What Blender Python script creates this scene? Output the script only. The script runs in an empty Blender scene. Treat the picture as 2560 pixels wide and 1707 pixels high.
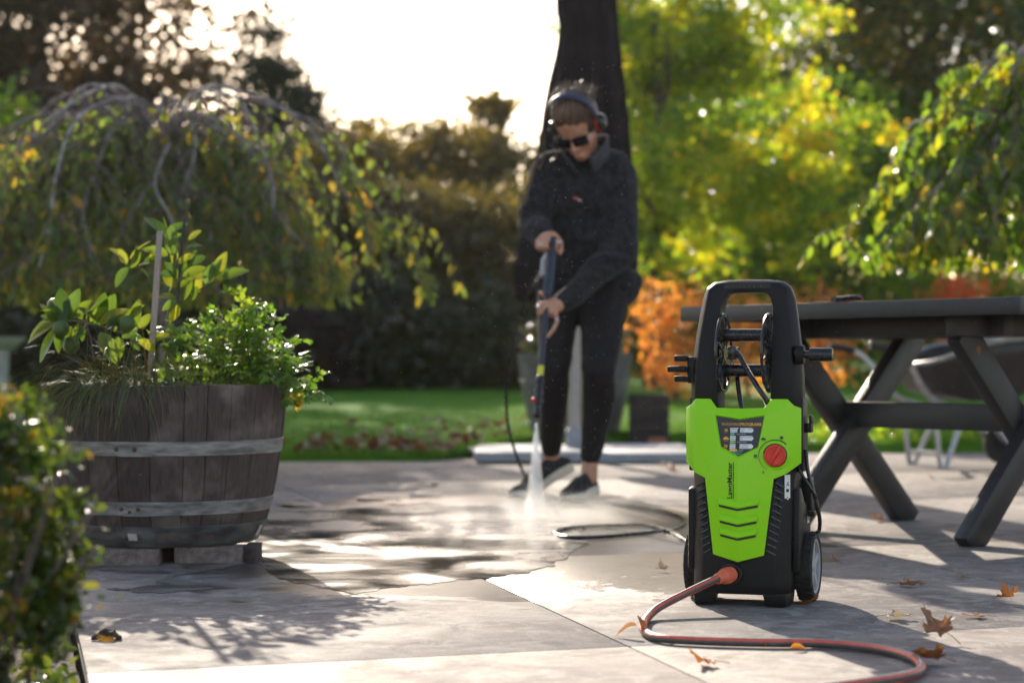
import bpy, bmesh, math, random
import numpy as np
from mathutils import Vector, Matrix, noise
from mathutils.bvhtree import BVHTree

SC = bpy.context.scene
COL = SC.collection
rnd = random.Random(7)
npr = np.random.default_rng(11)
R = math.radians

# ------------------------------------------------------------------ camera
F, HY, H = 5000.0, 905.0, 0.55           # focal length in photo pixels, horizon row, camera height
cam = bpy.data.cameras.new('camera')
camo = bpy.data.objects.new('camera', cam)
COL.objects.link(camo)
camo.location = (0, 0, H)
camo.rotation_euler = (R(90), 0, 0)
cam.sensor_width = 36.0
cam.lens = F / 2560 * 36.0
cam.shift_y = (HY - 853.5) / 2560
cam.clip_start = 0.05
cam.clip_end = 2000
cam.dof.use_dof = True
cam.dof.focus_distance = 4.62
cam.dof.aperture_fstop = 3.0
SC.camera = camo

# ------------------------------------------------------------------ sky and sun
SUN_AZ, SUN_EL = -13.5, 24.5               # degrees from +Y towards +X, degrees above the horizon
w = bpy.data.worlds.new('World')
SC.world = w
w.use_nodes = True
wn = w.node_tree.nodes
sky = wn.new('ShaderNodeTexSky')
sky.sky_type = 'NISHITA'
sky.sun_disc = False
sky.sun_elevation = R(SUN_EL)
sky.sun_rotation = R(SUN_AZ)
sky.dust_density = 1.0
sky.air_density = 1.0
sky.ozone_density = 1.0
wt = wn.new('ShaderNodeMix')              # a slightly warm, hazy autumn sky
wt.data_type = 'RGBA'
wt.blend_type = 'MULTIPLY'
wt.inputs['Factor'].default_value = 1.0
wt.inputs['B'].default_value = (1.14, 0.99, 0.89, 1)
w.node_tree.links.new(sky.outputs[0], wt.inputs['A'])
w.node_tree.links.new(wt.outputs['Result'], wn['Background'].inputs[0])
wn['Background'].inputs[1].default_value = 0.15
sl = bpy.data.lights.new('sun', 'SUN')
sl.energy = 4.5
sl.angle = R(0.5)
sl.color = (1.0, 0.88, 0.72)
slo = bpy.data.objects.new('sun', sl)
COL.objects.link(slo)
sd = Vector((math.sin(R(SUN_AZ)) * math.cos(R(SUN_EL)), math.cos(R(SUN_AZ)) * math.cos(R(SUN_EL)), math.sin(R(SUN_EL))))
slo.rotation_euler = sd.to_track_quat('Z', 'Y').to_euler()
slo.location = sd * 30

SC.render.engine = 'CYCLES'
SC.view_settings.view_transform = 'Standard'
SC.view_settings.look = 'None'
SC.view_settings.exposure = 0.98
SC.view_settings.gamma = 1.0
SC.view_settings.use_curve_mapping = False
cy = SC.cycles
cy.use_denoising = True
try:
    cy.denoiser = 'OPENIMAGEDENOISE'
except Exception:
    pass
cy.max_bounces = 8
cy.diffuse_bounces = 3
cy.glossy_bounces = 3
cy.transmission_bounces = 5
cy.transparent_max_bounces = 8
cy.volume_bounces = 1
cy.sample_clamp_indirect = 6.0
cy.sample_clamp_direct = 0.0
cy.caustics_reflective = False
cy.caustics_refractive = False
cy.volume_step_rate = 2.0
cy.volume_max_steps = 64

# ------------------------------------------------------------------ helpers
def G(x, y):
    """the point of the flat ground seen at photo pixel (x, y)"""
    z = F * H / (y - HY)
    return Vector(((x - 1280) * z / F, z, 0.0))

def P(x, y, d):
    """the point seen at photo pixel (x, y) at distance d"""
    return Vector(((x - 1280) * d / F, d, H + (HY - y) * d / F))

def kind(o, k):
    o['kind'] = k
    return o

def tag(o, label=None, cat=None, group=None, k=None):
    if label: o['label'] = label
    if cat: o['category'] = cat
    if group: o['group'] = group
    if k: o['kind'] = k
    return o

def thing(name, label, cat, loc=(0, 0, 0), rz=0.0, group=None):
    o = bpy.data.objects.new(name, None)
    o.empty_display_size = 0.05
    COL.objects.link(o)
    o.location = loc
    o.rotation_euler = (0, 0, rz)
    return tag(o, label, cat, group)

def link(name, me, parent=None, loc=None, rot=None, scale=None):
    o = bpy.data.objects.new(name, me)
    COL.objects.link(o)
    if parent: o.parent = parent
    if loc is not None: o.location = loc
    if rot is not None: o.rotation_euler = rot
    if scale is not None: o.scale = scale
    return o

def frame_from(d, up=(0, 0, 1)):
    d = Vector(d).normalized()
    u = Vector(up)
    if abs(d.dot(u)) > 0.98: u = Vector((0, 1, 0))
    x = u.cross(d).normalized()
    y = d.cross(x)
    return Matrix((x, y, d)).transposed()

def smooth_path(pts, n=6, closed=False):
    pts = [Vector(p) for p in pts]
    out = []
    m = len(pts)
    rng = m if closed else m - 1
    for i in range(rng):
        p0 = pts[(i - 1) % m] if (closed or i > 0) else pts[0] * 2 - pts[1]
        p1, p2 = pts[i], pts[(i + 1) % m]
        p3 = pts[(i + 2) % m] if (closed or i + 2 < m) else pts[-1] * 2 - pts[-2]
        for k in range(n):
            t = k / n
            out.append(0.5 * ((2 * p1) + (p2 - p0) * t + (2 * p0 - 5 * p1 + 4 * p2 - p3) * t * t + (3 * p1 - p0 - 3 * p2 + p3) * t ** 3))
    if not closed: out.append(pts[-1])
    return out

class B:
    """collects shapes in a bmesh and links them as one mesh"""
    def __init__(s):
        s.bm = bmesh.new()
        s.keep = False
    def poly(s, pts, faces):
        vs = [s.bm.verts.new(p) for p in pts]
        for f in faces:
            try: s.bm.faces.new([vs[i] for i in f])
            except ValueError: pass
        return s
    def box(s, c, size, rot=None):
        c = Vector(c)
        hx, hy, hz = [v / 2 for v in size]
        M = rot if rot is not None else Matrix.Identity(3)
        p = [c + M @ Vector((sx * hx, sy * hy, sz * hz)) for sz in (-1, 1) for sy in (-1, 1) for sx in (-1, 1)]
        return s.poly(p, [(0, 2, 3, 1), (4, 5, 7, 6), (0, 1, 5, 4), (2, 6, 7, 3), (0, 4, 6, 2), (1, 3, 7, 5)])
    def bar(s, a, b, wx, wy, up=(0, 0, 1)):
        a, b = Vector(a), Vector(b)
        M = frame_from(b - a, up)
        return s.box((a + b) / 2, (wx, wy, (b - a).length), M)
    def prism(s, pts, off):
        """closed polygon of 3D points swept by off"""
        n = len(pts)
        off = Vector(off)
        p = [Vector(q) for q in pts] + [Vector(q) + off for q in pts]
        return s.poly(p, [tuple(range(n))[::-1], tuple(range(n, 2 * n))] + [(i, (i + 1) % n, n + (i + 1) % n, n + i) for i in range(n)])
    def loft(s, rings, closed=True, caps=True):
        n = len(rings[0])
        vs = [[s.bm.verts.new(p) for p in r] for r in rings]
        for a, b in zip(vs[:-1], vs[1:]):
            for i in range(n if closed else n - 1):
                j = (i + 1) % n
                try: s.bm.faces.new((a[i], a[j], b[j], b[i]))
                except ValueError: pass
        if caps and closed:
            for r, rev in ((vs[0], True), (vs[-1], False)):
                try: s.bm.faces.new(r[::-1] if rev else r)
                except ValueError: pass
        return s
    def tube(s, pts, rad, n=8, caps=True, closed=False, flat=1.0, up=None):
        pts = [Vector(p) for p in pts]
        m = len(pts)
        if not isinstance(rad, (list, tuple)): rad = [rad] * m
        rings = []
        t0 = (pts[1] - pts[0]).normalized()
        u = Vector(up) if up is not None else (Vector((0, 0, 1)) if abs(t0.z) < 0.9 else Vector((1, 0, 0)))
        u = (u - t0 * u.dot(t0)).normalized()
        for i in range(m):
            t = (pts[min(i + 1, m - 1)] - pts[max(i - 1, 0)])
            if closed: t = pts[(i + 1) % m] - pts[(i - 1) % m]
            if t.length < 1e-9: t = t0
            t = t.normalized()
            u = (u - t * u.dot(t))
            if u.length < 1e-6: u = Vector((1, 0, 0)) - t * t.x
            u.normalize()
            v = t.cross(u)
            rings.append([pts[i] + (u * math.cos(a) * flat + v * math.sin(a)) * rad[i] for a in [2 * math.pi * k / n for k in range(n)]])
        if closed:
            rings.append(rings[0])
            vs = [[s.bm.verts.new(p) for p in r] for r in rings[:-1]]
            vs.append(vs[0])
            for a, b in zip(vs[:-1], vs[1:]):
                for i in range(n):
                    s.bm.faces.new((a[i], a[(i + 1) % n], b[(i + 1) % n], b[i]))
            return s
        return s.loft(rings, True, caps)
    def cyl(s, a, b, r0, r1=None, n=16):
        return s.tube([a, b], [r0, r0 if r1 is None else r1], n)
    def lathe(s, prof, n=24, M=None, a0=0.0, a1=None, loc=(0, 0, 0)):
        """profile of (radius, height) turned about the local z axis"""
        full = a1 is None
        loc = Vector(loc)
        M = M or Matrix.Identity(3)
        ang = [2 * math.pi * k / n for k in range(n)] if full else [a0 + (a1 - a0) * k / n for k in range(n + 1)]
        rings = [[loc + M @ Vector((r * math.cos(a), r * math.sin(a), z)) for a in ang] for r, z in prof]
        return s.loft(rings, full, False)
    def ball(s, c, r, n=12, m=8, M=None):
        c = Vector(c)
        if not isinstance(r, (list, tuple)): r = (r, r, r)
        M = M or Matrix.Identity(3)
        rings = []
        for j in range(m + 1):
            ph = math.pi * (j / m) if 0 < j < m else (1e-3 if j == 0 else math.pi - 1e-3)
            rings.append([c + M @ Vector((r[0] * math.sin(ph) * math.cos(2 * math.pi * k / n), r[1] * math.sin(ph) * math.sin(2 * math.pi * k / n), -r[2] * math.cos(ph))) for k in range(n)])
        return s.loft(rings)
    def capsule(s, a, b, r0, r1, n=12):
        a, b = Vector(a), Vector(b)
        M = frame_from(b - a)
        L = (b - a).length
        prof = [(r0 * math.sin(t), -r0 * math.cos(t)) for t in (0.02, .5, 1.0, 1.5)] + [(r1 * math.cos(t), L + r1 * math.sin(t)) for t in (.07, .57, 1.07, 1.55)]
        rings = [[a + M @ Vector((r * math.cos(k * 2 * math.pi / n), r * math.sin(k * 2 * math.pi / n), z)) for k in range(n)] for r, z in prof]
        return s.loft(rings)
    def bevel(s, off, seg=2, ang=30, flat=True):
        bm = s.bm
        for f in bm.faces: f.smooth = not flat
        bmesh.ops.recalc_face_normals(bm, faces=bm.faces[:])
        es = [e for e in bm.edges if len(e.link_faces) == 2 and e.calc_face_angle(0) > R(ang)]
        res = bmesh.ops.bevel(bm, geom=es, offset=off, segments=seg, affect='EDGES', profile=0.5, clamp_overlap=True)
        for f in res['faces']: f.smooth = True
        s.keep = True
        return s
    def mesh(s, name, mat, smooth=True, ang=35):
        bmesh.ops.recalc_face_normals(s.bm, faces=s.bm.faces[:])
        me = bpy.data.meshes.new(name)
        s.bm.to_mesh(me)
        s.bm.free()
        if mat is not None: me.materials.append(mat)
        if smooth:
            if not s.keep: me.polygons.foreach_set('use_smooth', [True] * len(me.polygons))
            me.set_sharp_from_angle(angle=R(ang))
        return me
    def done(s, name, mat, parent=None, smooth=True, ang=35, **kw):
        return link(name, s.mesh(name, mat, smooth, ang), parent, **kw)

def evaluated(o):
    """the mesh of o with its modifiers applied; o is removed"""
    dg = bpy.context.evaluated_depsgraph_get()
    me = bpy.data.meshes.new_from_object(o.evaluated_get(dg))
    bpy.data.objects.remove(o)
    return me

def blob(b, voxel, it, mat, name, parent=None, fn=None, sub=False):
    """one continuous skin grown over the overlapping shapes collected in b"""
    me0 = b.mesh('grow', None, False)
    o = link('grow', me0)
    md = o.modifiers.new('r', 'REMESH')
    md.mode = 'VOXEL'
    md.voxel_size = voxel
    ms = o.modifiers.new('s', 'SMOOTH')
    ms.factor = 0.5
    ms.iterations = it
    me = evaluated(o)
    me.name = name
    if fn:
        for v in me.vertices: v.co = fn(v.co.copy(), v.normal.copy())
    me.materials.clear()
    me.materials.append(mat)
    me.polygons.foreach_set('use_smooth', [True] * len(me.polygons))
    return link(name, me, parent)

def text_mesh(s, size, mat, name, parent, fn, bold=0.0, align='LEFT'):
    """flat print laid on a surface: fn maps the letters' plane to the surface"""
    cu = bpy.data.curves.new('t', 'FONT')
    cu.body = s
    cu.size = size
    cu.resolution_u = 2
    cu.offset = bold
    cu.align_x = align
    o = link('t', cu)
    me = evaluated(o)
    for v in me.vertices: v.co = fn(v.co.x, v.co.y)
    me.materials.clear()
    me.materials.append(mat)
    return link(name, me, parent)
# ------------------------------------------------------------------ materials
def newmat(name):
    m = bpy.data.materials.new(name)
    m.use_nodes = True
    nt = m.node_tree
    return m, nt, nt.nodes, nt.links, nt.nodes['Principled BSDF']

def ramp(n, stops, interp='LINEAR'):
    r = n.new('ShaderNodeValToRGB')
    r.color_ramp.interpolation = interp
    while len(r.color_ramp.elements) < len(stops): r.color_ramp.elements.new(0.5)
    for e, (p, c) in zip(r.color_ramp.elements, stops):
        e.position = p
        e.color = (c, c, c, 1) if isinstance(c, (int, float)) else (*c, 1)
    return r

def pbr(name, col, rough=0.5, metal=0.0, col2=None, scale=30.0, bump=0.0, bscale=None, stretch=(1, 1, 1), rvar=0.0, spec=0.5, coat=0.0, detail=5.0, sheen=0.0):
    """plain coloured surface whose tone, gloss and relief vary with noise"""
    m, nt, n, l, b = newmat(name)
    tc = n.new('ShaderNodeTexCoord')
    mp = n.new('ShaderNodeMapping')
    mp.inputs['Scale'].default_value = stretch
    l.new(tc.outputs['Object'], mp.inputs[0])
    nz = n.new('ShaderNodeTexNoise')
    nz.inputs['Scale'].default_value = scale
    nz.inputs['Detail'].default_value = detail
    l.new(mp.outputs[0], nz.inputs['Vector'])
    c2 = col2 or tuple(min(1, c * 1.25) for c in col)
    rp = ramp(n, [(0.35, col), (0.68, c2)])
    l.new(nz.outputs['Fac'], rp.inputs[0])
    l.new(rp.outputs[0], b.inputs['Base Color'])
    b.inputs['Metallic'].default_value = metal
    b.inputs['Specular IOR Level'].default_value = spec
    b.inputs['Coat Weight'].default_value = coat
    b.inputs['Sheen Weight'].default_value = sheen
    b.inputs['Sheen Roughness'].default_value = 0.35
    if rvar:
        rr = ramp(n, [(0.3, max(0, rough - rvar)), (0.7, min(1, rough + rvar))])
        l.new(nz.outputs['Fac'], rr.inputs[0])
        l.new(rr.outputs[0], b.inputs['Roughness'])
    else:
        b.inputs['Roughness'].default_value = rough
    if bump:
        n2 = n.new('ShaderNodeTexNoise')
        n2.inputs['Scale'].default_value = bscale or scale * 4
        n2.inputs['Detail'].default_value = 4
        l.new(mp.outputs[0], n2.inputs['Vector'])
        bp = n.new('ShaderNodeBump')
        bp.inputs['Strength'].default_value = bump
        bp.inputs['Distance'].default_value = 0.01
        l.new(n2.outputs['Fac'], bp.inputs['Height'])
        l.new(bp.outputs[0], b.inputs['Normal'])
    return m

def leafmat(name, cols, trans=0.45, rough=0.35, single=False, gain=1.6, spec=0.5, bump=0.0):
    """leaf: diffuse and glossy on the lit face, light passing through when lit from behind; tint differs from leaf to leaf"""
    m, nt, n, l, b = newmat(name)
    if single:
        oi = n.new('ShaderNodeObjectInfo')
        src = oi.outputs['Random']
    else:
        at = n.new('ShaderNodeAttribute')
        at.attribute_name = 'tint'
        src = at.outputs['Fac']
    k = len(cols)
    rp = ramp(n, [(i / (k - 1) if k > 1 else 0, c) for i, c in enumerate(cols)])
    l.new(src, rp.inputs[0])
    tc = n.new('ShaderNodeTexCoord')
    nz = n.new('ShaderNodeTexNoise')
    nz.inputs['Scale'].default_value = 25
    l.new(tc.outputs['Object'], nz.inputs['Vector'])
    mv = ramp(n, [(0.3, 0.75), (0.7, 1.2)])
    l.new(nz.outputs['Fac'], mv.inputs[0])
    mx = n.new('ShaderNodeMix')
    mx.data_type = 'RGBA'
    mx.blend_type = 'MULTIPLY'
    mx.inputs['Factor'].default_value = 1
    l.new(rp.outputs[0], mx.inputs['A'])
    l.new(mv.outputs[0], mx.inputs['B'])
    l.new(mx.outputs['Result'], b.inputs['Base Color'])
    b.inputs['Roughness'].default_value = rough
    b.inputs['Specular IOR Level'].default_value = spec
    if bump:
        n3 = n.new('ShaderNodeTexNoise')
        n3.inputs['Scale'].default_value = 45
        n3.inputs['Detail'].default_value = 1
        l.new(tc.outputs['Object'], n3.inputs['Vector'])
        bp = n.new('ShaderNodeBump')
        bp.inputs['Strength'].default_value = bump
        bp.inputs['Distance'].default_value = 0.02
        l.new(n3.outputs['Fac'], bp.inputs['Height'])
        l.new(bp.outputs[0], b.inputs['Normal'])
    tr = n.new('ShaderNodeBsdfTranslucent')
    mg = n.new('ShaderNodeMix')
    mg.data_type = 'RGBA'
    mg.blend_type = 'MULTIPLY'
    mg.inputs['Factor'].default_value = 1
    l.new(mx.outputs['Result'], mg.inputs['A'])
    mg.inputs['B'].default_value = (gain * 1.1, gain, gain * 0.6, 1)
    l.new(mg.outputs['Result'], tr.inputs['Color'])
    ms = n.new('ShaderNodeMixShader')
    ms.inputs[0].default_value = trans
    l.new(b.outputs[0], ms.inputs[1])
    l.new(tr.outputs[0], ms.inputs[2])
    l.new(ms.outputs[0], n['Material Output'].inputs[0])
    return m

def concrete(name, wet=True, c0=(0.128, 0.107, 0.097), c1=(0.25, 0.216, 0.192)):
    m, nt, n, l, b = newmat(name)
    ge = n.new('ShaderNodeNewGeometry')
    pos = ge.outputs['Position']
    def nzs(sc, det, dist=0.0, rough=0.55):
        q = n.new('ShaderNodeTexNoise')
        q.inputs['Scale'].default_value = sc
        q.inputs['Detail'].default_value = det
        q.inputs['Roughness'].default_value = rough
        q.inputs['Distortion'].default_value = dist
        l.new(pos, q.inputs['Vector'])
        return q.outputs['Fac']
    def math_(op, a, bb, clamp=False):
        q = n.new('ShaderNodeMath')
        q.operation = op
        q.use_clamp = clamp
        for i, v in enumerate((a, bb)):
            if isinstance(v, (int, float)): q.inputs[i].default_value = v
            else: l.new(v, q.inputs[i])
        return q.outputs[0]
    big, mid, fine = nzs(1.7, 6, 0.6), nzs(6.5, 9, 0.9, 0.68), nzs(160, 3)
    patch = math_('ADD', math_('MULTIPLY', big, 0.45), math_('MULTIPLY', mid, 0.6))
    rp = ramp(n, [(0.43, c0), (0.53, tuple((a + c) / 2 for a, c in zip(c0, c1))), (0.64, c1)])
    l.new(patch, rp.inputs[0])
    # pale lime bloom left by drying water
    bl = ramp(n, [(0.51, 0.0), (0.585, 1.0)])
    l.new(nzs(11, 10, 1.2, 0.72), bl.inputs[0])
    mb = n.new('ShaderNodeMix')
    mb.data_type = 'RGBA'
    l.new(math_('MULTIPLY', bl.outputs[0], 0.6), mb.inputs['Factor'])
    l.new(rp.outputs[0], mb.inputs['A'])
    mb.inputs['B'].default_value = (0.34, 0.302, 0.272, 1)
    fr = ramp(n, [(0.25, 0.72), (0.75, 1.2)])
    l.new(fine, fr.inputs[0])
    mf = n.new('ShaderNodeMix')
    mf.data_type = 'RGBA'
    mf.blend_type = 'MULTIPLY'
    mf.inputs['Factor'].default_value = 1
    l.new(mb.outputs['Result'], mf.inputs['A'])
    l.new(fr.outputs[0], mf.inputs['B'])
    oi = n.new('ShaderNodeObjectInfo')
    orr = ramp(n, [(0, 0.95), (1, 1.03)])
    l.new(oi.outputs['Random'], orr.inputs[0])
    mo = n.new('ShaderNodeMix')
    mo.data_type = 'RGBA'
    mo.blend_type = 'MULTIPLY'
    mo.inputs['Factor'].default_value = 1
    l.new(mf.outputs['Result'], mo.inputs['A'])
    l.new(orr.outputs[0], mo.inputs['B'])
    base, rbase = mo.outputs['Result'], ramp(n, [(0.4, 0.85), (0.65, 0.68)])
    l.new(patch, rbase.inputs[0])
    rough = rbase.outputs[0]
    if wet:
        # hosed area: darker and glossy, with a ragged edge
        sx = n.new('ShaderNodeSeparateXYZ')
        l.new(pos, sx.inputs[0])
        ex = math_('DIVIDE', math_('ADD', sx.outputs[0], 0.10), 1.15)
        ey = math_('DIVIDE', math_('SUBTRACT', sx.outputs[1], 6.5), 1.95)
        rr = math_('ADD', math_('POWER', math_('ABSOLUTE', ex, 0), 2.0), math_('POWER', math_('ABSOLUTE', ey, 0), 2.0))
        fld = math_('ADD', rr, math_('MULTIPLY', math_('SUBTRACT', nzs(3.0, 9, 0.8, 0.65), 0.5), 2.6))
        wr = ramp(n, [(0.80, 1.0), (1.12, 0.0)])
        l.new(fld, wr.inputs[0])
        wv = wr.outputs[0]
        mw = n.new('ShaderNodeMix')
        mw.data_type = 'RGBA'
        mw.blend_type = 'MULTIPLY'
        l.new(wv, mw.inputs['Factor'])
        l.new(base, mw.inputs['A'])
        mw.inputs['B'].default_value = (0.42, 0.40, 0.38, 1)
        base = mw.outputs['Result']
        mr = n.new('ShaderNodeMix')
        l.new(wv, mr.inputs['Factor'])
        l.new(rough, mr.inputs['A'])
        mr.inputs['B'].default_value = 0.3
        rough = mr.outputs['Result']
    b.inputs['Specular IOR Level'].default_value = 0.35
    l.new(base, b.inputs['Base Color'])
    l.new(rough, b.inputs['Roughness'])
    bp = n.new('ShaderNodeBump')
    bp.inputs['Strength'].default_value = 0.35
    bp.inputs['Distance'].default_value = 0.004
    l.new(math_('ADD', math_('MULTIPLY', fine, 0.5), mid), bp.inputs['Height'])
    l.new(bp.outputs[0], b.inputs['Normal'])
    return m

def water(name):
    m, nt, n, l, b = newmat(name)
    ge = n.new('ShaderNodeNewGeometry')
    def nz(sc, det, dist=0.0):
        q = n.new('ShaderNodeTexNoise')
        q.inputs['Scale'].default_value = sc
        q.inputs['Detail'].default_value = det
        q.inputs['Distortion'].default_value = dist
        l.new(ge.outputs['Position'], q.inputs['Vector'])
        return q.outputs['Fac']
    a = nz(3.2, 5, 0.5)
    rp = ramp(n, [(0.36, (0.06, 0.052, 0.046)), (0.66, (0.215, 0.195, 0.18))])  # dark wet tone; pale patches put foam and glare into the colour
    l.new(a, rp.inputs[0])
    l.new(rp.outputs[0], b.inputs['Base Color'])
    rr = ramp(n, [(0.33, 0.07), (0.5, 0.22), (0.66, 0.5)])
    l.new(a, rr.inputs[0])
    l.new(rr.outputs[0], b.inputs['Roughness'])
    b.inputs['IOR'].default_value = 1.33
    bp = n.new('ShaderNodeBump')
    bp.inputs['Strength'].default_value = 0.12
    bp.inputs['Distance'].default_value = 0.004
    l.new(nz(38, 3), bp.inputs['Height'])
    l.new(bp.outputs[0], b.inputs['Normal'])
    return m

def wood(name, dark, light, scale=(22, 22, 1.6), rough=0.75, bump=0.5, wear=(0.3, 0.26, 0.24), wearamt=0.35):
    """long-grained weathered timber, each board of its own tone"""
    m, nt, n, l, b = newmat(name)
    tc = n.new('ShaderNodeTexCoord')
    mp = n.new('ShaderNodeMapping')
    mp.inputs['Scale'].default_value = scale
    l.new(tc.outputs['Object'], mp.inputs[0])
    g = n.new('ShaderNodeTexNoise')
    g.inputs['Scale'].default_value = 6
    g.inputs['Detail'].default_value = 8
    g.inputs['Roughness'].default_value = 0.7
    l.new(mp.outputs[0], g.inputs['Vector'])
    p = n.new('ShaderNodeTexNoise')
    p.inputs['Scale'].default_value = 9
    p.inputs['Detail'].default_value = 7
    l.new(tc.outputs['Object'], p.inputs['Vector'])
    rp = ramp(n, [(0.33, dark), (0.7, light)])
    l.new(g.outputs['Fac'], rp.inputs[0])
    wr = ramp(n, [(0.5, 0.0), (0.7, wearamt)])
    l.new(p.outputs['Fac'], wr.inputs[0])
    mx = n.new('ShaderNodeMix')
    mx.data_type = 'RGBA'
    l.new(wr.outputs[0], mx.inputs['Factor'])
    l.new(rp.outputs[0], mx.inputs['A'])
    mx.inputs['B'].default_value = (*wear, 1)
    oi = n.new('ShaderNodeObjectInfo')
    orr = ramp(n, [(0, 0.72), (1, 1.2)])
    l.new(oi.outputs['Random'], orr.inputs[0])
    mo = n.new('ShaderNodeMix')
    mo.data_type = 'RGBA'
    mo.blend_type = 'MULTIPLY'
    mo.inputs['Factor'].default_value = 1
    l.new(mx.outputs['Result'], mo.inputs['A'])
    l.new(orr.outputs[0], mo.inputs['B'])
    l.new(mo.outputs['Result'], b.inputs['Base Color'])
    b.inputs['Roughness'].default_value = rough
    bp = n.new('ShaderNodeBump')
    bp.inputs['Strength'].default_value = bump
    bp.inputs['Distance'].default_value = 0.003
    l.new(g.outputs['Fac'], bp.inputs['Height'])
    l.new(bp.outputs[0], b.inputs['Normal'])
    return m

M = {}
M['concrete'] = concrete('concrete')
M['joint'] = pbr('joint dirt', (0.03, 0.027, 0.024), 0.9, scale=60)
M['water'] = water('water')
M['soil'] = pbr('soil', (0.03, 0.02, 0.014), 0.95, col2=(0.09, 0.065, 0.045), scale=40, bump=0.8)
M['lawn'] = pbr('lawn', (0.055, 0.155, 0.012), 0.9, col2=(0.10, 0.23, 0.02), scale=6, bump=0.4, bscale=80, spec=0.08)
M['grass'] = leafmat('grass', [(0.045, 0.125, 0.010), (0.10, 0.21, 0.018)], 0.45, 0.7, spec=0.12)
M['stave'] = wood('weathered stave', (0.033, 0.0205, 0.018), (0.10, 0.067, 0.059), wear=(0.25, 0.193, 0.172), wearamt=0.6)
M['hoop'] = pbr('galvanised hoop', (0.14, 0.135, 0.13), 0.55, 0.4, col2=(0.4, 0.385, 0.37), scale=16, bump=0.25, bscale=60, stretch=(1, 1, 4), rvar=0.15, detail=10)
M['hoop_dark'] = pbr('dull hoop', (0.075, 0.076, 0.073), 0.6, 0.3, col2=(0.18, 0.18, 0.172), scale=14, bump=0.25, bscale=60, stretch=(1, 1, 3), rvar=0.15, detail=10)
M['rust'] = pbr('rusty rivet', (0.10, 0.05, 0.038), 0.8, 0.2, col2=(0.2, 0.11, 0.08), scale=200, bump=0.5)
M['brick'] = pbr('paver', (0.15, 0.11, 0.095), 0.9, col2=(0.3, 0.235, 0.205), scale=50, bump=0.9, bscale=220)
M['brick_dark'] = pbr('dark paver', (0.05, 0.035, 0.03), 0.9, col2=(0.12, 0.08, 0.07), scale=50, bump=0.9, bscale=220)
M['stake'] = wood('grey stake', (0.3, 0.225, 0.18), (0.58, 0.46, 0.39), scale=(60, 60, 3), wear=(0.3, 0.25, 0.22))
M['rod'] = pbr('dark rod', (0.03, 0.028, 0.04), 0.5, 0.3, scale=50)
M['bark'] = pbr('pale bark', (0.15, 0.115, 0.115), 0.8, col2=(0.42, 0.38, 0.35), scale=18, bump=0.7, stretch=(1, 1, 1))
M['bark_dark'] = pbr('dark bark', (0.04, 0.03, 0.025), 0.9, col2=(0.11, 0.08, 0.068), scale=8, bump=0.8, stretch=(1, 1, 0.2))
M['twig'] = pbr('twig', (0.09, 0.055, 0.052), 0.7, col2=(0.2, 0.14, 0.13), scale=40)
M['stem'] = pbr('green stem', (0.06, 0.08, 0.02), 0.6, col2=(0.12, 0.14, 0.03), scale=40)
M['black_plastic'] = pbr('black plastic', (0.0105, 0.0095, 0.0095), 0.42, col2=(0.016, 0.0145, 0.0145), scale=120, bump=0.12, bscale=900, rvar=0.06, spec=0.22)
M['gloss_black'] = pbr('gloss black plastic', (0.012, 0.012, 0.013), 0.25, col2=(0.02, 0.02, 0.021), scale=60, rvar=0.06)
M['green'] = pbr('lime plastic', (0.295, 0.72, 0.004), 0.36, col2=(0.305, 0.74, 0.004), scale=20, bump=0.04, bscale=900, rvar=0.05, spec=0.35)
M['red'] = pbr('red plastic', (0.66, 0.022, 0.009), 0.36, col2=(0.70, 0.026, 0.01), scale=30)
M['rubber'] = pbr('rubber', (0.014, 0.013, 0.012), 0.75, col2=(0.034, 0.03, 0.027), scale=60, bump=0.4)
M['hub_grey'] = pbr('grey hub plastic', (0.32, 0.32, 0.33), 0.5, col2=(0.4, 0.4, 0.41), scale=40)
M['orange_plastic'] = pbr('orange plastic', (0.75, 0.15, 0.075), 0.5, col2=(0.8, 0.18, 0.09), scale=40)
M['hose_grey'] = pbr('grey hose', (0.075, 0.07, 0.07), 0.42, col2=(0.115, 0.105, 0.1), scale=60, bump=0.2, bscale=500)
M['hose_orange'] = pbr('orange stripe', (0.65, 0.1, 0.055), 0.45, scale=60, bump=0.2, bscale=500)
M['hose_highlight'] = pbr('painted hose highlight', (0.5, 0.48, 0.47), 0.5, scale=60)  # highlight along the top of the hose, put into the colour
M['print_black'] = pbr('black print', (0.008, 0.008, 0.008), 0.5, scale=50)
M['print_white'] = pbr('white print', (0.78, 0.78, 0.77), 0.5, col2=(0.82, 0.82, 0.81), scale=50)
M['print_amber'] = pbr('amber print', (0.8, 0.36, 0.02), 0.5, scale=50)
M['print_teal'] = pbr('teal print', (0.02, 0.34, 0.17), 0.5, scale=50)
M['print_leaf'] = pbr('green print', (0.2, 0.42, 0.08), 0.5, scale=50)
M['label_black'] = pbr('label black', (0.014, 0.013, 0.014), 0.3, scale=50)
M['table'] = pbr('charcoal paint', (0.022, 0.021, 0.022), 0.42, col2=(0.034, 0.032, 0.033), scale=30, bump=0.15, bscale=220, rvar=0.08)
M['umbrella'] = pbr('black canvas', (0.016, 0.0125, 0.0135), 0.9, col2=(0.024, 0.019, 0.02), scale=8, bump=0.1, bscale=260, spec=0.15, sheen=0.16)
M['metal_grey'] = pbr('grey metal', (0.28, 0.27, 0.27), 0.4, 0.6, scale=30, rvar=0.1)
M['base_grey'] = pbr('blue grey base', (0.25, 0.26, 0.29), 0.6, col2=(0.34, 0.35, 0.38), scale=25, bump=0.2)
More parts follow.
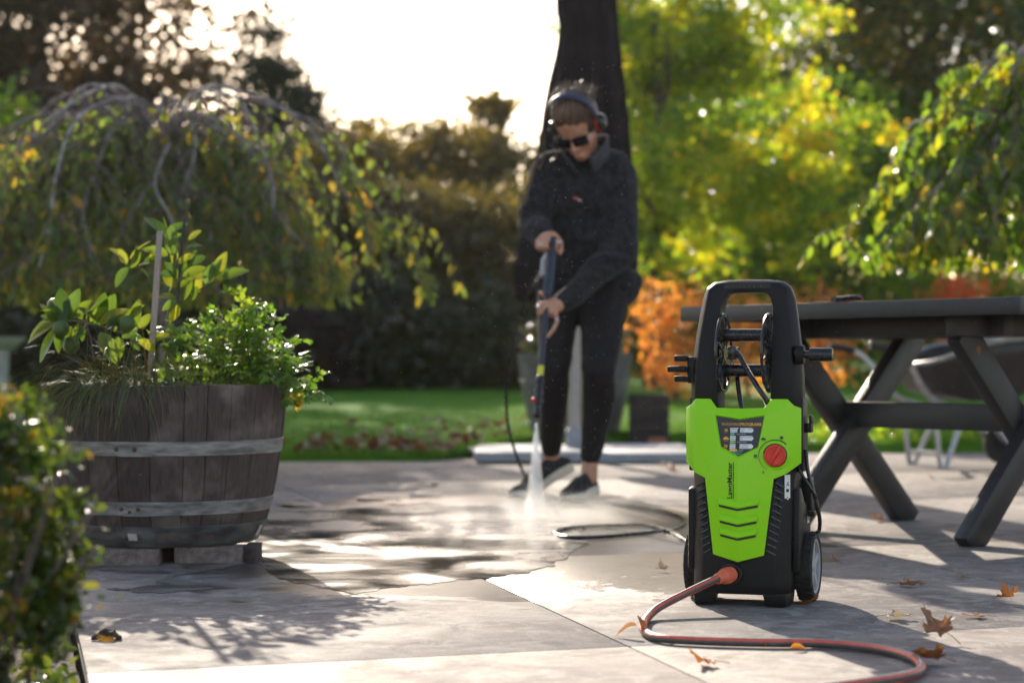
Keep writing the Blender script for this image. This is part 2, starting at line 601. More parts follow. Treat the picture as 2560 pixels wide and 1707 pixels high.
M['crate'] = pbr('dark crate', (0.03, 0.022, 0.02), 0.8, col2=(0.06, 0.045, 0.04), scale=30, bump=0.3)
M['terracotta'] = pbr('terracotta', (0.3, 0.11, 0.06), 0.8, col2=(0.42, 0.17, 0.1), scale=40, bump=0.3)
M['barrow'] = pbr('black tray', (0.02, 0.018, 0.02), 0.4, col2=(0.035, 0.03, 0.032), scale=20, bump=0.2)
M['galv'] = pbr('galvanised tube', (0.36, 0.37, 0.39), 0.35, 0.7, col2=(0.5, 0.5, 0.52), scale=30, rvar=0.1)
M['stone'] = pbr('pale stone', (0.3, 0.29, 0.27), 0.85, col2=(0.45, 0.43, 0.4), scale=20, bump=0.5)
# foliage
M['lemon_leaf'] = leafmat('lemon leaf', [(0.035, 0.075, 0.012), (0.06, 0.11, 0.014), (0.11, 0.16, 0.016), (0.2, 0.21, 0.016)], 0.5, 0.28, True, 2.0)
M['lemon'] = pbr('green fruit', (0.045, 0.085, 0.014), 0.35, col2=(0.08, 0.12, 0.02), scale=20, bump=0.3, bscale=300)
M['parsley'] = leafmat('parsley leaf', [(0.05, 0.12, 0.014), (0.09, 0.19, 0.016), (0.15, 0.26, 0.02)], 0.55, 0.3, False, 2.0)
M['chive'] = leafmat('chive blade', [(0.09, 0.14, 0.055), (0.14, 0.19, 0.065), (0.18, 0.21, 0.07), (0.36, 0.25, 0.09)], 0.4, 0.5, spec=0.3)
M['weep_leaf'] = leafmat('weeping leaf', [(0.06, 0.11, 0.022), (0.095, 0.145, 0.03), (0.13, 0.185, 0.034), (0.2, 0.21, 0.034), (0.36, 0.23, 0.022)], 0.52, 0.36, gain=1.9)
M['weep_leaf_one'] = leafmat('weeping leaf single', [(0.06, 0.11, 0.022), (0.095, 0.145, 0.03), (0.13, 0.185, 0.034), (0.2, 0.21, 0.034), (0.36, 0.23, 0.022)], 0.52, 0.36, True, gain=1.9)
M['bright_leaf'] = leafmat('sunlit weeping leaf', [(0.05, 0.11, 0.014), (0.09, 0.17, 0.016), (0.14, 0.22, 0.016), (0.24, 0.26, 0.014), (0.42, 0.28, 0.01)], 0.55, 0.18, gain=2.2, spec=0.9, bump=0.5)
M['bright_leaf_one'] = leafmat('sunlit weeping leaf single', [(0.05, 0.11, 0.014), (0.09, 0.17, 0.016), (0.14, 0.22, 0.016), (0.24, 0.26, 0.014), (0.42, 0.28, 0.01)], 0.55, 0.18, True, gain=2.2, spec=0.9, bump=0.5)
M['lime_leaf'] = leafmat('yellow green leaf', [(0.045, 0.10, 0.012), (0.10, 0.18, 0.014), (0.21, 0.29, 0.016), (0.34, 0.34, 0.018), (0.5, 0.27, 0.012)], 0.64, 0.2, gain=2.4, spec=0.9, bump=0.5)
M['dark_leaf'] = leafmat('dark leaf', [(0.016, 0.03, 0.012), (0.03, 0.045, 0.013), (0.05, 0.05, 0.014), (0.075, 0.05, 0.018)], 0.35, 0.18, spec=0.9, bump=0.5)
M['mid_leaf'] = leafmat('mid green leaf', [(0.028, 0.06, 0.012), (0.05, 0.095, 0.014), (0.09, 0.13, 0.016), (0.20, 0.15, 0.02), (0.3, 0.1, 0.02)], 0.5, 0.18, gain=2.0, spec=0.9, bump=0.5)
M['brown_leaf'] = leafmat('brown purple leaf', [(0.04, 0.026, 0.02), (0.065, 0.042, 0.028), (0.09, 0.06, 0.03), (0.13, 0.09, 0.03)], 0.4, 0.4)
M['conifer'] = leafmat('conifer needle', [(0.012, 0.028, 0.014), (0.02, 0.042, 0.018), (0.034, 0.055, 0.02)], 0.2, 0.4)
M['olive_leaf'] = leafmat('olive brown leaf', [(0.05, 0.048, 0.016), (0.095, 0.082, 0.022), (0.18, 0.145, 0.028), (0.32, 0.23, 0.028)], 0.5, 0.17, gain=1.9, spec=0.9, bump=0.5)
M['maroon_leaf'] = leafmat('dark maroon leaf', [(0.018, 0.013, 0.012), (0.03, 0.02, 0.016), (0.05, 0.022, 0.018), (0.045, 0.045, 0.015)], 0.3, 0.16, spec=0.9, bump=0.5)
M['orange_leaf'] = leafmat('orange leaf', [(0.42, 0.14, 0.04), (0.55, 0.2, 0.06), (0.6, 0.28, 0.06), (0.4, 0.28, 0.05)], 0.55, 0.45, gain=1.8)
M['red_leaf'] = leafmat('red leaf', [(0.5, 0.06, 0.035), (0.6, 0.11, 0.06), (0.5, 0.17, 0.06)], 0.55, 0.45, gain=1.8)
M['box_leaf'] = leafmat('small shrub leaf', [(0.02, 0.04, 0.01), (0.03, 0.06, 0.011), (0.05, 0.085, 0.013), (0.09, 0.12, 0.015), (0.2, 0.14, 0.012)], 0.45, 0.22, gain=1.8)
M['dead_leaf'] = leafmat('dry leaf', [(0.16, 0.065, 0.03), (0.24, 0.105, 0.05), (0.31, 0.155, 0.08), (0.36, 0.21, 0.13)], 0.35, 0.5, True, 1.2)
M['dead_leaf_pale'] = leafmat('pale dry leaf', [(0.32, 0.25, 0.2), (0.4, 0.33, 0.27)], 0.3, 0.5, True, 1.0)
M['dead_leaf_orange'] = leafmat('orange dry leaf', [(0.36, 0.13, 0.02), (0.46, 0.19, 0.03)], 0.45, 0.45, True, 1.4)
M['litter'] = leafmat('litter', [(0.06, 0.03, 0.02), (0.13, 0.06, 0.03), (0.22, 0.11, 0.05)], 0.3, 0.6)
# person
M['skin'] = pbr('skin', (0.52, 0.24, 0.145), 0.5, col2=(0.6, 0.3, 0.19), scale=25, bump=0.1, bscale=300)
M['hair'] = pbr('brown hair', (0.06, 0.03, 0.02), 0.5, col2=(0.16, 0.09, 0.055), scale=18, bump=0.5, bscale=40, stretch=(6, 1, 1), spec=0.35)
M['strand'] = leafmat('sun rimmed hair', [(0.20, 0.16, 0.125), (0.36, 0.31, 0.25)], 0.45, 0.4, gain=1.3)  # paler than the hair: the sun's rim light put into the colour
M['fleece'] = pbr('charcoal fleece', (0.017, 0.0172, 0.019), 0.95, col2=(0.04, 0.04, 0.044), scale=45, bump=0.8, bscale=160, spec=0.2, sheen=0.10)
M['collar'] = pbr('grey collar', (0.045, 0.05, 0.058), 0.9, col2=(0.07, 0.075, 0.085), scale=60, bump=0.3)
M['legging'] = pbr('black legging', (0.0105, 0.008, 0.0085), 0.75, col2=(0.016, 0.012, 0.0125), scale=30, bump=0.25, spec=0.3)
M['shoe'] = pbr('black knit shoe', (0.012, 0.011, 0.011), 0.85, col2=(0.022, 0.02, 0.02), scale=80, bump=0.6, bscale=400)
M['sole'] = pbr('cream sole', (0.62, 0.56, 0.45), 0.6, col2=(0.7, 0.64, 0.52), scale=30)
M['lens'] = pbr('dark lens', (0.006, 0.005, 0.006), 0.08, scale=30)
M['navy'] = pbr('navy plastic', (0.018, 0.026, 0.055), 0.45, col2=(0.026, 0.036, 0.07), scale=30)
M['gun'] = pbr('dark gun plastic', (0.022, 0.026, 0.042), 0.4, col2=(0.03, 0.035, 0.055), scale=40)
M['yellow'] = pbr('yellow sticker', (0.7, 0.62, 0.03), 0.5, scale=30)
M['silver'] = pbr('silver', (0.7, 0.7, 0.7), 0.25, 1.0, scale=30)
# ------------------------------------------------------------------ ground
def lawn_edge(x):
    pts = [(-60, 11.1), (-0.4, 11.15), (0.1, 12.9), (1.3, 13.2), (1.7, 12.2), (60, 12.0)]
    for (a, ya), (b, yb) in zip(pts[:-1], pts[1:]):
        if a <= x <= b: return ya + (yb - ya) * (x - a) / (b - a) + 0.07 * noise.noise(Vector((x * 3, 0, 0)))
    return 12
def lawn_z(x, y):
    d = max(0.0, y - 11.2)
    z = 0.028 + 0.031 * min(d, 12) + 0.019 * max(0, d - 12)
    return z + 0.02 * noise.noise(Vector((x * 0.7, y * 0.7, 3))) * min(1, d / 2)

B().poly([(-400, -60, -0.06), (400, -60, -0.06), (400, 900, -0.06), (-400, 900, -0.06)], [(0, 1, 2, 3)]).done('ground', M['soil'])['kind'] = 'structure'

xs = np.concatenate([np.linspace(-60, -8, 20)[:-1], np.linspace(-8, 9, 120), np.linspace(9, 60, 20)[1:]])
vs = [i / 60 for i in range(61)]
b = B()
rows = []
for k, v in enumerate(vs):
    row = []
    for x in xs:
        e = lawn_edge(float(x))
        y = e + (85 - e) * (v ** 2.2)
        row.append((float(x), y, lawn_z(float(x), y)))
    rows.append(row)
rows.insert(0, [(x, y, -0.05) for x, y, z in rows[0]])
b.loft(rows, False, False)
kind(b.done('lawn', M['lawn']), 'structure')

# ------------------------------------------------------------------ patio: cast slabs between sawn joints
A1, A2, B1, B2 = G(970, 1335), G(1760, 1700), G(2062, 1355), G(2560, 1464)
C1, C2, D1, D2 = G(1223, 1395), G(1708, 1378), G(1315, 1625), G(2560, 1564)
e1 = (A1 - A2).normalized()
e2 = ((C2 - C1).normalized() + (D2 - D1).normalized()).normalized()
den = e1.x * e2.y - e1.y * e2.x
def st(p):
    q = p - A2
    return ((q.x * e2.y - q.y * e2.x) / den, (e1.x * q.y - e1.y * q.x) / den)
def unst(s, t):
    return A2 + e1 * s + e2 * t
tB = (st(B1)[1] + st(B2)[1]) / 2
tL = (st(G(150, 1440))[1] + st(G(235, 1707))[1]) / 2
sC, sD = (st(C1)[0] + st(C2)[0]) / 2, (st(D1)[0] + st(D2)[0]) / 2
sp = sC - sD
ts = [tL, 0.0, tB, 2 * tB, 3.1 * tB, 4.3 * tB]
ss = [sD - sp, sD, sC, sC + sp, sC + 2 * sp, sC + 3.2 * sp]
o = B().poly([unst(ss[0], ts[0]) + Vector((0, 0, -0.012)), unst(ss[0], ts[-1]) + Vector((0, 0, -0.012)), unst(ss[-1], ts[-1]) + Vector((0, 0, -0.012)), unst(ss[-1], ts[0]) + Vector((0, 0, -0.012))], [(0, 1, 2, 3)])
patio = kind(o.done('patio', M['joint']), 'structure')
for i in range(len(ss) - 1):
    for j in range(len(ts) - 1):
        g = 0.0022
        q = [unst(ss[i] + g, ts[j] + g), unst(ss[i] + g, ts[j + 1] - g), unst(ss[i + 1] - g, ts[j + 1] - g), unst(ss[i + 1] - g, ts[j] + g)]
        dz = rnd.uniform(-0.0014, 0.0)
        b = B().prism([Vector((p.x, p.y, -0.05)) for p in q], (0, 0, 0.05 + dz))
        b.bevel(0.0025, 2)
        b.done('slab', M['concrete'], patio)

# standing water left by the hose
def puddle(px, amp=(14, 4), sub=10):
    out = []
    m = len(px)
    for i in range(m):
        a, c = px[i], px[(i + 1) % m]
        for k in range(sub):
            t = k / sub
            x, y = a[0] + (c[0] - a[0]) * t, a[1] + (c[1] - a[1]) * t
            w3 = Vector((x * 0.012, y * 0.09, 1.7))
            x += amp[0] * (noise.noise(w3) * 1.3 + noise.noise(w3 * 3.1) * 0.8 + noise.noise(w3 * 8) * 0.5)
            y += amp[1] * (noise.noise(w3 + Vector((9, 4, 2))) * 1.2 + noise.noise(w3 * 4 + Vector((1, 4, 2))) * 0.8 + noise.noise(w3 * 9) * 0.5)
            g = G(x, y)
            out.append((g.x, g.y, 0.0005))
    o = B().poly(out, [tuple(range(len(out)))]).done('puddle', M['water'], None, False)
    return kind(o, 'structure')
puddle([(330, 1478), (430, 1482), (545, 1468), (470, 1455), (430, 1446), (475, 1432), (560, 1420), (640, 1404), (665, 1425), (720, 1456), (830, 1470), (880, 1486), (960, 1470), (1100, 1456), (1230, 1447), (1290, 1432), (1370, 1416), (1410, 1392), (1470, 1360), (1450, 1318), (1380, 1283), (1250, 1266), (1060, 1258), (850, 1266), (720, 1262), (660, 1282), (640, 1330), (634, 1392), (560, 1408), (470, 1424), (400, 1445), (380, 1456), (440, 1463), (330, 1468), (270, 1472)])
puddle([(880, 1244), (950, 1228), (1015, 1230), (1020, 1242), (960, 1254), (900, 1256)], (6, 2), 6)
puddle([(690, 1260), (740, 1250), (800, 1256), (780, 1268), (710, 1270)], (6, 2), 6)

# planting bed to the left of the patio
b = B()
bed = []
for i in range(15):
    row = []
    for j in range(12):
        q = unst(ss[0] + (sC + 2 * sp - ss[0]) * i / 14, tL - 0.01 - 1.6 * j / 11)
        row.append((q.x, q.y, -0.02 - 0.004 * (j == 0) + 0.05 * min(1, j / 3) + 0.02 * noise.noise(q * 5)))
    bed.append(row)
b.loft(bed, False, False)
kind(b.done('garden_bed', M['soil']), 'structure')

# ------------------------------------------------------------------ foliage builders
T_RHOMB = (np.array([(0, 0, 0), (-0.5, 0.5, 0.10), (0, 1, 0), (0.5, 0.5, 0.10)], float), [(0, 2, 1), (0, 3, 2)])
T_LEAF = (np.array([(0, 0, 0), (0, 0.5, -0.03), (0, 1, -0.12), (-0.42, 0.3, 0.08), (-0.36, 0.68, 0.03), (0.42, 0.3, 0.08), (0.36, 0.68, 0.03)], float),
          [(0, 1, 3), (3, 1, 4), (4, 1, 2), (0, 5, 1), (5, 6, 1), (6, 2, 1)])

def cloud_mesh(name, pos, f, nrm, size, wid, mat, tmpl=T_RHOMB, tint=None):
    """many separate leaves in one mesh: f runs along the leaf, nrm is its face"""
    pos = np.asarray(pos, float)
    n = len(pos)
    f = f / np.maximum(1e-9, np.linalg.norm(f, axis=1, keepdims=True))
    sx = np.cross(f, nrm)
    sx /= np.maximum(1e-9, np.linalg.norm(sx, axis=1, keepdims=True))
    up = np.cross(sx, f)
    tv, tf = tmpl
    size = np.broadcast_to(np.asarray(size, float), (n,))
    v = pos[:, None, :] + size[:, None, None] * (tv[None, :, 0:1] * wid * sx[:, None, :] + tv[None, :, 1:2] * f[:, None, :] + tv[None, :, 2:3] * up[:, None, :])
    nv = len(tv)
    tri = (np.array(tf)[None] + (np.arange(n) * nv)[:, None, None]).reshape(-1, 3)
    me = bpy.data.meshes.new(name)
    me.vertices.add(n * nv)
    me.vertices.foreach_set('co', v.reshape(-1).astype(np.float32))
    nt = len(tri)
    me.loops.add(nt * 3)
    me.loops.foreach_set('vertex_index', tri.reshape(-1).astype(np.int32))
    me.polygons.add(nt)
    me.polygons.foreach_set('loop_start', (np.arange(nt) * 3).astype(np.int32))
    me.update(calc_edges=True)
    at = me.attributes.new('tint', 'FLOAT', 'FACE')
    if tint is None: tint = npr.random(n)
    at.data.foreach_set('value', np.repeat(np.clip(tint, 0, 1), len(tf)).astype(np.float32))
    me.materials.append(mat)
    return me

def rand_dirs(n):
    d = npr.normal(size=(n, 3))
    return d / np.linalg.norm(d, axis=1, keepdims=True)

def crown_pts(n, c, rad, nclump, cr, shell=0.55, flat=0.7):
    """leaf positions gathered in uneven clumps through an ellipsoid"""
    c, rad = np.array(c, float), np.array(rad, float)
    u = rand_dirs(nclump)
    r = shell + (1 - shell) * npr.random(nclump) ** 0.6
    cc = c + u * r[:, None] * rad
    csz = cr * npr.uniform(0.55, 1.35, nclump)
    wgt = csz ** 2
    idx = npr.choice(nclump, n, p=wgt / wgt.sum())
    off = npr.normal(size=(n, 3)) * 0.5
    off[:, 2] *= flat
    tone = npr.random(nclump)
    return cc[idx] + off * csz[idx][:, None], tone[idx]

def foliage(name, pts, tone, mat, parent, size, wid=0.62, droop=0.3, tmpl=T_RHOMB, k='stuff', tvar=0.5, tshift=0.0):
    n = len(pts)
    f = rand_dirs(n)
    f[:, 2] -= droop
    nr = rand_dirs(n)
    nr[:, 2] += 0.5
    s = size * npr.uniform(0.6, 1.4, n)
    me = cloud_mesh(name, pts, f, nr, s, wid, mat, tmpl, tone * (1 - tvar) + npr.random(n) * tvar + tshift)
    o = link(name, me, parent)
    if k: o['kind'] = k
    return o

def limb_path(a, d, L, n=7, wob=0.12, lift=0.0):
    p = [Vector(a)]
    d = Vector(d).normalized()
    for i in range(n):
        d = (d + Vector((rnd.gauss(0, wob), rnd.gauss(0, wob), rnd.gauss(0, wob) + lift))).normalized()
        p.append(p[-1] + d * L / n)
    return p

DENS = 2.2
def tree(name, label, cat, x, y, h, tr, crowns, mat, n, size, group=None, nclump=60, cr=0.7, shell=0.5, limbs=7, bark='bark_dark', th=None, wid=0.62, droop=0.3, tshift=0.0, dens=None):
    """trunk with limbs, and a crown of leaves in clumps; crowns: (dx, dy, z, rx, ry, rz, share)"""
    z0 = lawn_z(x, y) - 0.05 if y > 11 else 0
    t = thing(name, label, cat, (x, y, z0), 0, group)
    th = th or h * 0.6
    if tr:
        b = B()
        pts = [Vector((0, 0, 0))]
        for i in range(8): pts.append(Vector((rnd.gauss(0, tr * 0.25), rnd.gauss(0, tr * 0.25), th * (i + 1) / 8)))
        sm = smooth_path(pts, 3)
        m = len(sm) - 1
        b.tube(sm, [tr * (1.25 - 0.9 * (i / m) + 0.5 * max(0, 1 - i / (0.12 * m))) for i in range(m + 1)], 10)
        b.done('trunk', M[bark], t)
        for q in range(limbs):
            s = sm[int(m * rnd.uniform(0.35, 0.98))]
            a = rnd.uniform(0, 6.283)
            cw = crowns[q % len(crowns)]
            lp = limb_path(s, (math.cos(a), math.sin(a), rnd.uniform(0.4, 1.1)), max(cw[3], cw[5]) * rnd.uniform(0.6, 1.1), 7, 0.14, 0.02)
            ls = smooth_path(lp, 2)
            B().tube(ls, [max(0.006, tr * 0.45 * (1 - 0.92 * i / (len(ls) - 1))) for i in range(len(ls))], 6).done('branch', M[bark], t)
    P0, T0 = [], []
    tot = sum(c[6] for c in crowns)
    for dx, dy, cz, rx, ry, rz, sh in crowns:
        p, tone = crown_pts(int((dens or DENS) * n * sh / tot), (dx, dy, cz), (rx, ry, rz), max(6, int(1.5 * nclump * sh / tot)), cr, shell)
        P0.append(p)
        T0.append(tone)
    pts = np.concatenate(P0)
    keep = pts[:, 2] > 0.02
    foliage('crown', pts[keep], np.concatenate(T0)[keep], mat, t, size, wid, droop, tshift=tshift)
    return t

def px_x(x, d): return (x - 1280) * d / F
def px_h(y, d): return H + (HY - y) * d / F

# short grass along the near part of the lawn
n = 42000
gx = npr.uniform(-2.6, 5.0, n)
gy = np.array([lawn_edge(float(x)) for x in gx]) + 4.5 * npr.random(n) ** 1.7 - 0.03
gz = np.array([lawn_z(float(x), float(y)) for x, y in zip(gx, gy)]) - 0.004
f = rand_dirs(n) * 0.5
f[:, 2] = 1
T_BLADE = (np.array([(-0.5, 0, 0), (0.5, 0, 0), (0.1, 1, 0.25)], float), [(0, 1, 2)])
kind(link('grass', cloud_mesh('grass', np.stack([gx, gy, gz], 1), f, rand_dirs(n), npr.uniform(0.02, 0.055, n), 0.12, M['grass'], T_BLADE)), 'stuff')

# ------------------------------------------------------------------ trees and shrubs at the back, left
tree('shade_tree', 'tall dark brown tree with thick trunk at upper left corner of the garden', 'tree', px_x(95, 25), 25, 8.6, 0.13,
     [(0.0, 0, 3.6, 1.3, 1.2, 1.9, 1.3), (-1.3, 0.3, 5.0, 1.6, 1.4, 2.0, 1), (0.6, 0.6, 6.4, 1.5, 1.4, 1.9, 0.9)], M['brown_leaf'], 15000, 0.13, 'tall trees behind the weeping tree', dens=2.0, nclump=110, cr=0.55, th=5.5)
tree('open_tree', 'purple brown thinly leaved tree with sky showing through its crown', 'tree', px_x(335, 28), 28, 9.0, 0.10,
     [(0.0, 0, 4.3, 1.6, 1.4, 1.5, 0.8), (1.15, 0, 5.1, 1.0, 1.1, 1.9, 0.9), (0.0, 0.2, 7.2, 1.9, 1.5, 1.6, 1)], M['brown_leaf'], 7500, 0.125, 'tall trees behind the weeping tree', dens=.8, nclump=70, cr=0.46, shell=0.4, limbs=26, th=7.5)
tree('conifer', 'dark green rounded evergreen standing against the white sky', 'tree', px_x(775, 27), 27, 4.6, 0.08,
     [(0.1, 0, 2.0, 0.66, 0.65, 1.5, 1.4), (-0.12, 0, 3.3, 0.5, 0.5, 0.95, 0.7), (-0.7, 0.2, 3.3, 0.5, 0.5, 1.7, 0.8)], M['conifer'], 12000, 0.09, None, dens=1.8, nclump=110, cr=0.3, shell=.35, th=4.0, wid=0.4)
tree('green_shrub', 'yellow green tall shrub at the far left behind the weeping tree', 'shrub', px_x(10, 19), 19, 3.4, 0.05,
     [(0, 0, 2.2, 0.30, 0.4, 0.9, 1)], M['lime_leaf'], 1100, 0.08, None, dens=1, nclump=20, cr=0.28, tshift=-.2)
for k, (xx, d, ytop, rx, lab, mt, nn) in enumerate([
        (840, 23, 265, 0.62, 'golden brown bush directly right of the dark rounded evergreen', 'olive_leaf', 4200),
        (960, 24, 225, 0.68, 'olive brown bush under the sky, second right of the dark evergreen', 'olive_leaf', 4600),
        (1085, 24.5, 245, 0.62, 'olive brown bush under the sky, left of the thin tall sapling', 'olive_leaf', 4800),
        (1230, 24, 270, 0.7, 'olive brown bush under the sky, left of the black umbrella', 'olive_leaf', 4200)]):
    hh = px_h(ytop, d) - lawn_z(0, d)
    tree('tall_bush', lab, 'bush', px_x(xx, d), d, hh, 0.05, [(0, 0, hh * 0.45, rx * 1.3, 0.5, hh * 0.5, 1), (rx * .2, 0.1, hh * 0.78, rx * 1.05, 0.45, hh * 0.16, .45)], M[mt], nn, 0.08, 'tall bushes along the back of the lawn', dens=1.7, nclump=110, cr=0.24, shell=0.3)
hh = px_h(178, 25) - lawn_z(0, 25)
tree('sapling', 'thin golden brown sapling poking up into the sky left of the umbrella', 'tree', px_x(1222, 25), 25, hh, 0.03,
     [(0, 0, hh - 0.5, 0.22, 0.22, 0.45, 1), (0.05, 0, hh - 1.3, 0.18, 0.2, 0.5, 0.7)], M['olive_leaf'], 1000, 0.09, None, 16, 0.22, th=hh * 0.95)
for k, (xx, d, ytop, rx, lab) in enumerate([
        (900, 21, 380, 0.62, 'dark brown bush with pale tips, left of its two neighbours'),
        (1080, 21.3, 400, 0.66, 'dark brown bush with pale tips, between its two neighbours'),
        (1270, 21, 395, 0.62, 'dark brown bush with pale tips beside the black umbrella')]):
    hh = px_h(ytop, d) - lawn_z(0, d)
    tree('brown_bush', lab, 'bush', px_x(xx, d), d, hh, 0.04, [(0, 0, hh * 0.5, rx, 0.5, hh * 0.42, 1)], M['olive_leaf'], 5200, 0.07, 'brown bushes at the far end of the lawn', dens=1.8, nclump=60, cr=0.3, shell=0.45, tshift=-.22)
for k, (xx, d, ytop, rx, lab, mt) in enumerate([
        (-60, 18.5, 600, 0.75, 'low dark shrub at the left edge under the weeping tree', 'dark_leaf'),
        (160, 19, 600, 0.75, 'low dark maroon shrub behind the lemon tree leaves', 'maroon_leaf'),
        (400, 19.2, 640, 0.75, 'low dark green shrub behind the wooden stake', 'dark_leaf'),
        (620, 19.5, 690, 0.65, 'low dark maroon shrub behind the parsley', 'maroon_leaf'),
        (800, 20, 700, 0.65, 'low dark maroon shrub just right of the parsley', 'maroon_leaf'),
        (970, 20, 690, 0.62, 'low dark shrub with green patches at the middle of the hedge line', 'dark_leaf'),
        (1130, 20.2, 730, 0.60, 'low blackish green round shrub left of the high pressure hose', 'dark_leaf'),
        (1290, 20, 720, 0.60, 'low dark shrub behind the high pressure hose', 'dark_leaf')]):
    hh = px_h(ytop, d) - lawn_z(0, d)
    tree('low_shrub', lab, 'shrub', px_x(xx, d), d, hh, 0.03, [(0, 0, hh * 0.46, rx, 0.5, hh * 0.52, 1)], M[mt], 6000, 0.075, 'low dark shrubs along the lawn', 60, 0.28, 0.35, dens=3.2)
for k, (xx, d, ytop, rx, lab, mt) in enumerate([
        (-30, 22, 360, 1.1, 'tall dark hedge shrub at the left edge far behind the weeping tree', 'dark_leaf'),
        (250, 22.5, 350, 1.0, 'tall dark brown hedge shrub behind the left half of the weeping tree', 'maroon_leaf'),
        (500, 22, 380, 1.0, 'tall dark hedge shrub straight behind the weeping tree trunk', 'dark_leaf'),
        (710, 22.5, 400, 0.8, 'tall dark brown hedge shrub behind the right half of the weeping tree', 'maroon_leaf')]):
    hh = px_h(ytop, d) - lawn_z(0, d)
    tree('hedge_shrub', lab, 'shrub', px_x(xx, d), d, hh, 0.04, [(0, 0, hh * 0.5, rx, 0.5, hh * 0.5, 1)], M[mt], 4200, 0.085, 'dark hedge behind the weeping tree', nclump=50, cr=0.36, shell=0.4)
tree('lime_bush', 'small bright yellow green bush glowing low between the dark shrubs', 'bush', px_x(1150, 22.5), 22.5, 1.2, 0.03,
     [(0, 0, 0.95, 0.75, 0.4, 0.55, 1)], M['lime_leaf'], 1500, 0.08, None, 26, 0.25)

# ------------------------------------------------------------------ trees and shrubs at the back, right
tree('golden_tree', 'large yellow green autumn tree glowing behind the washer', 'tree', px_x(1640, 20), 20, 4.6, 0.09,
     [(0.25, 0, 2.3, 1.15, 1.1, 1.25, 1), (0.45, 0.3, 3.7, 1.4, 1.0, .75, .9), (1.5, 0.2, 2.2, 1.0, 1.0, 0.9, 0.6), (-0.2, 0.5, 3.2, .75, .6, 1.2, .6)], M['lime_leaf'], 16000, 0.082, None, dens=1.5, nclump=130, cr=0.27, shell=0.3, limbs=12, th=3.8, bark='bark_dark')
tree('dark_tree', 'dark green and brown tree filling the upper right corner', 'tree', px_x(2330, 25), 25, 8.5, 0.14,
     [(0, 0, 4.4, 2.2, 1.6, 2.0, 1), (-1.2, 0.2, 2.7, 1.7, 1.3, 1.8, 0.8), (1.6, 0, 3.0, 1.8, 1.3, 2.2, 0.8), (0.2, 0.2, 6.6, 2.2, 1.6, 1.6, 0.7)], M['mid_leaf'], 17000, 0.12, None, dens=3.2, nclump=240, cr=0.6, shell=0.15, th=6)
tree('dark_tree', 'dark green tree showing through behind the large golden tree', 'tree', px_x(1790, 27), 27, 5.0, 0.12,
     [(0, 0, 2.4, 1.9, 1.0, 1.9, 1), (-.3, 0.3, 4.2, 1.5, 1.0, .7, .4)], M['mid_leaf'], 11000, 0.12, None, dens=2.0, nclump=120, cr=0.5, shell=0.15, th=4)
tree('green_tree', 'mid green bushy tree between the golden tree and the sunlit weeping tree', 'tree', px_x(2050, 22), 22, 4.2, 0.08,
     [(0, 0, 2.0, 1.4, 0.9, 1.5, 1)], M['lime_leaf'], 5200, 0.085, None, dens=1.6, nclump=70, cr=0.3, shell=0.4, tshift=-0.35)
for xx, d, ytop, rx, lab, mt, nn in [
        (1690, 17.2, 665, 0.36, 'orange autumn shrub directly left of the washer handle', 'orange_leaf', 2600),
        (1870, 18, 715, 0.26, 'orange autumn shrub seen through the washer handle', 'orange_leaf', 2000),
        (2045, 18, 700, 0.28, 'orange red shrub just above the table beside the washer', 'orange_leaf', 2200),
        (2400, 19, 676, 0.30, 'bright red autumn shrub above the right end of the table', 'red_leaf', 2400)]:
    hh = px_h(ytop, d) - lawn_z(0, d)
    tree('autumn_shrub', lab, 'shrub', px_x(xx, d), d, hh, 0.02, [(0, 0, hh * 0.55, rx, 0.35, hh * 0.48, 1)], M[mt], nn, 0.06, 'orange and red shrubs behind the table', dens=.45, nclump=44, cr=0.22, shell=0.35)
for xx, d, ytop, rx, lab, sh in [
        (2240, 23, 660, 1.0, 'green and yellow hedge shrub above the middle of the table', -0.1),
        (2560, 23, 640, 1.0, 'green and yellow hedge shrub at the right edge above the table', -0.1),
        (1600, 24, 640, 0.8, 'green hedge shrub right behind the black umbrella', -0.25),
        (1900, 25, 640, 1.0, 'green hedge shrub behind the orange shrubs', -0.2)]:
    hh = px_h(ytop, d) - lawn_z(0, d)
    tree('hedge_shrub', lab, 'shrub', px_x(xx, d), d, hh, 0.03, [(0, 0, hh * 0.5, rx, 0.5, hh * 0.5, 1)], M['lime_leaf'], 3200, 0.08, 'green shrubs closing the lawn on the right', 40, 0.33, 0.45, tshift=sh)
# far wood that closes the view
p, tone = crown_pts(16000, (14, 48, 2.6), (15, 3, 3.4), 190, 1.5, 0.2)
foliage('far_wood', p, tone, M['dark_leaf'], None, 0.22)
p, tone = crown_pts(13000, (-18, 44, 1.8), (13.5, 3, 2.9), 170, 1.4, 0.2)
foliage('far_wood', p, tone, M['dark_leaf'], None, 0.22)

# low leafy border at the lawn edge under the table
p, tone = crown_pts(2600, (3.2, 12.6, 0.05), (1.7, 0.22, 0.07), 60, 0.13, 0.2)
p = p[p[:, 2] > 0]
foliage('ground_cover', p, tone[:len(p)], M['lime_leaf'], None, 0.045, tshift=-0.1)

# ------------------------------------------------------------------ weeping trees
def leaf_mesh(name, L, W, mat, curl=0.2, fold=0.15, seg=6, tip=1.0):
    b = B()
    rowsv = []
    for i in range(seg + 1):
        t = i / seg
        wd = W * 0.5 * (math.sin(math.pi * min(1, t * 0.92 + 0.04)) ** 0.85) * (1 - 0.25 * t)
        if i in (0, seg): wd = W * 0.01
        z = -curl * L * t * t
        rowsv.append([(-wd, L * t, z + fold * wd), (0, L * t, z - 0.0), (wd, L * t, z + fold * wd)])
    b.loft(rowsv, False, False)
    return b.mesh(name, mat, True, 80)

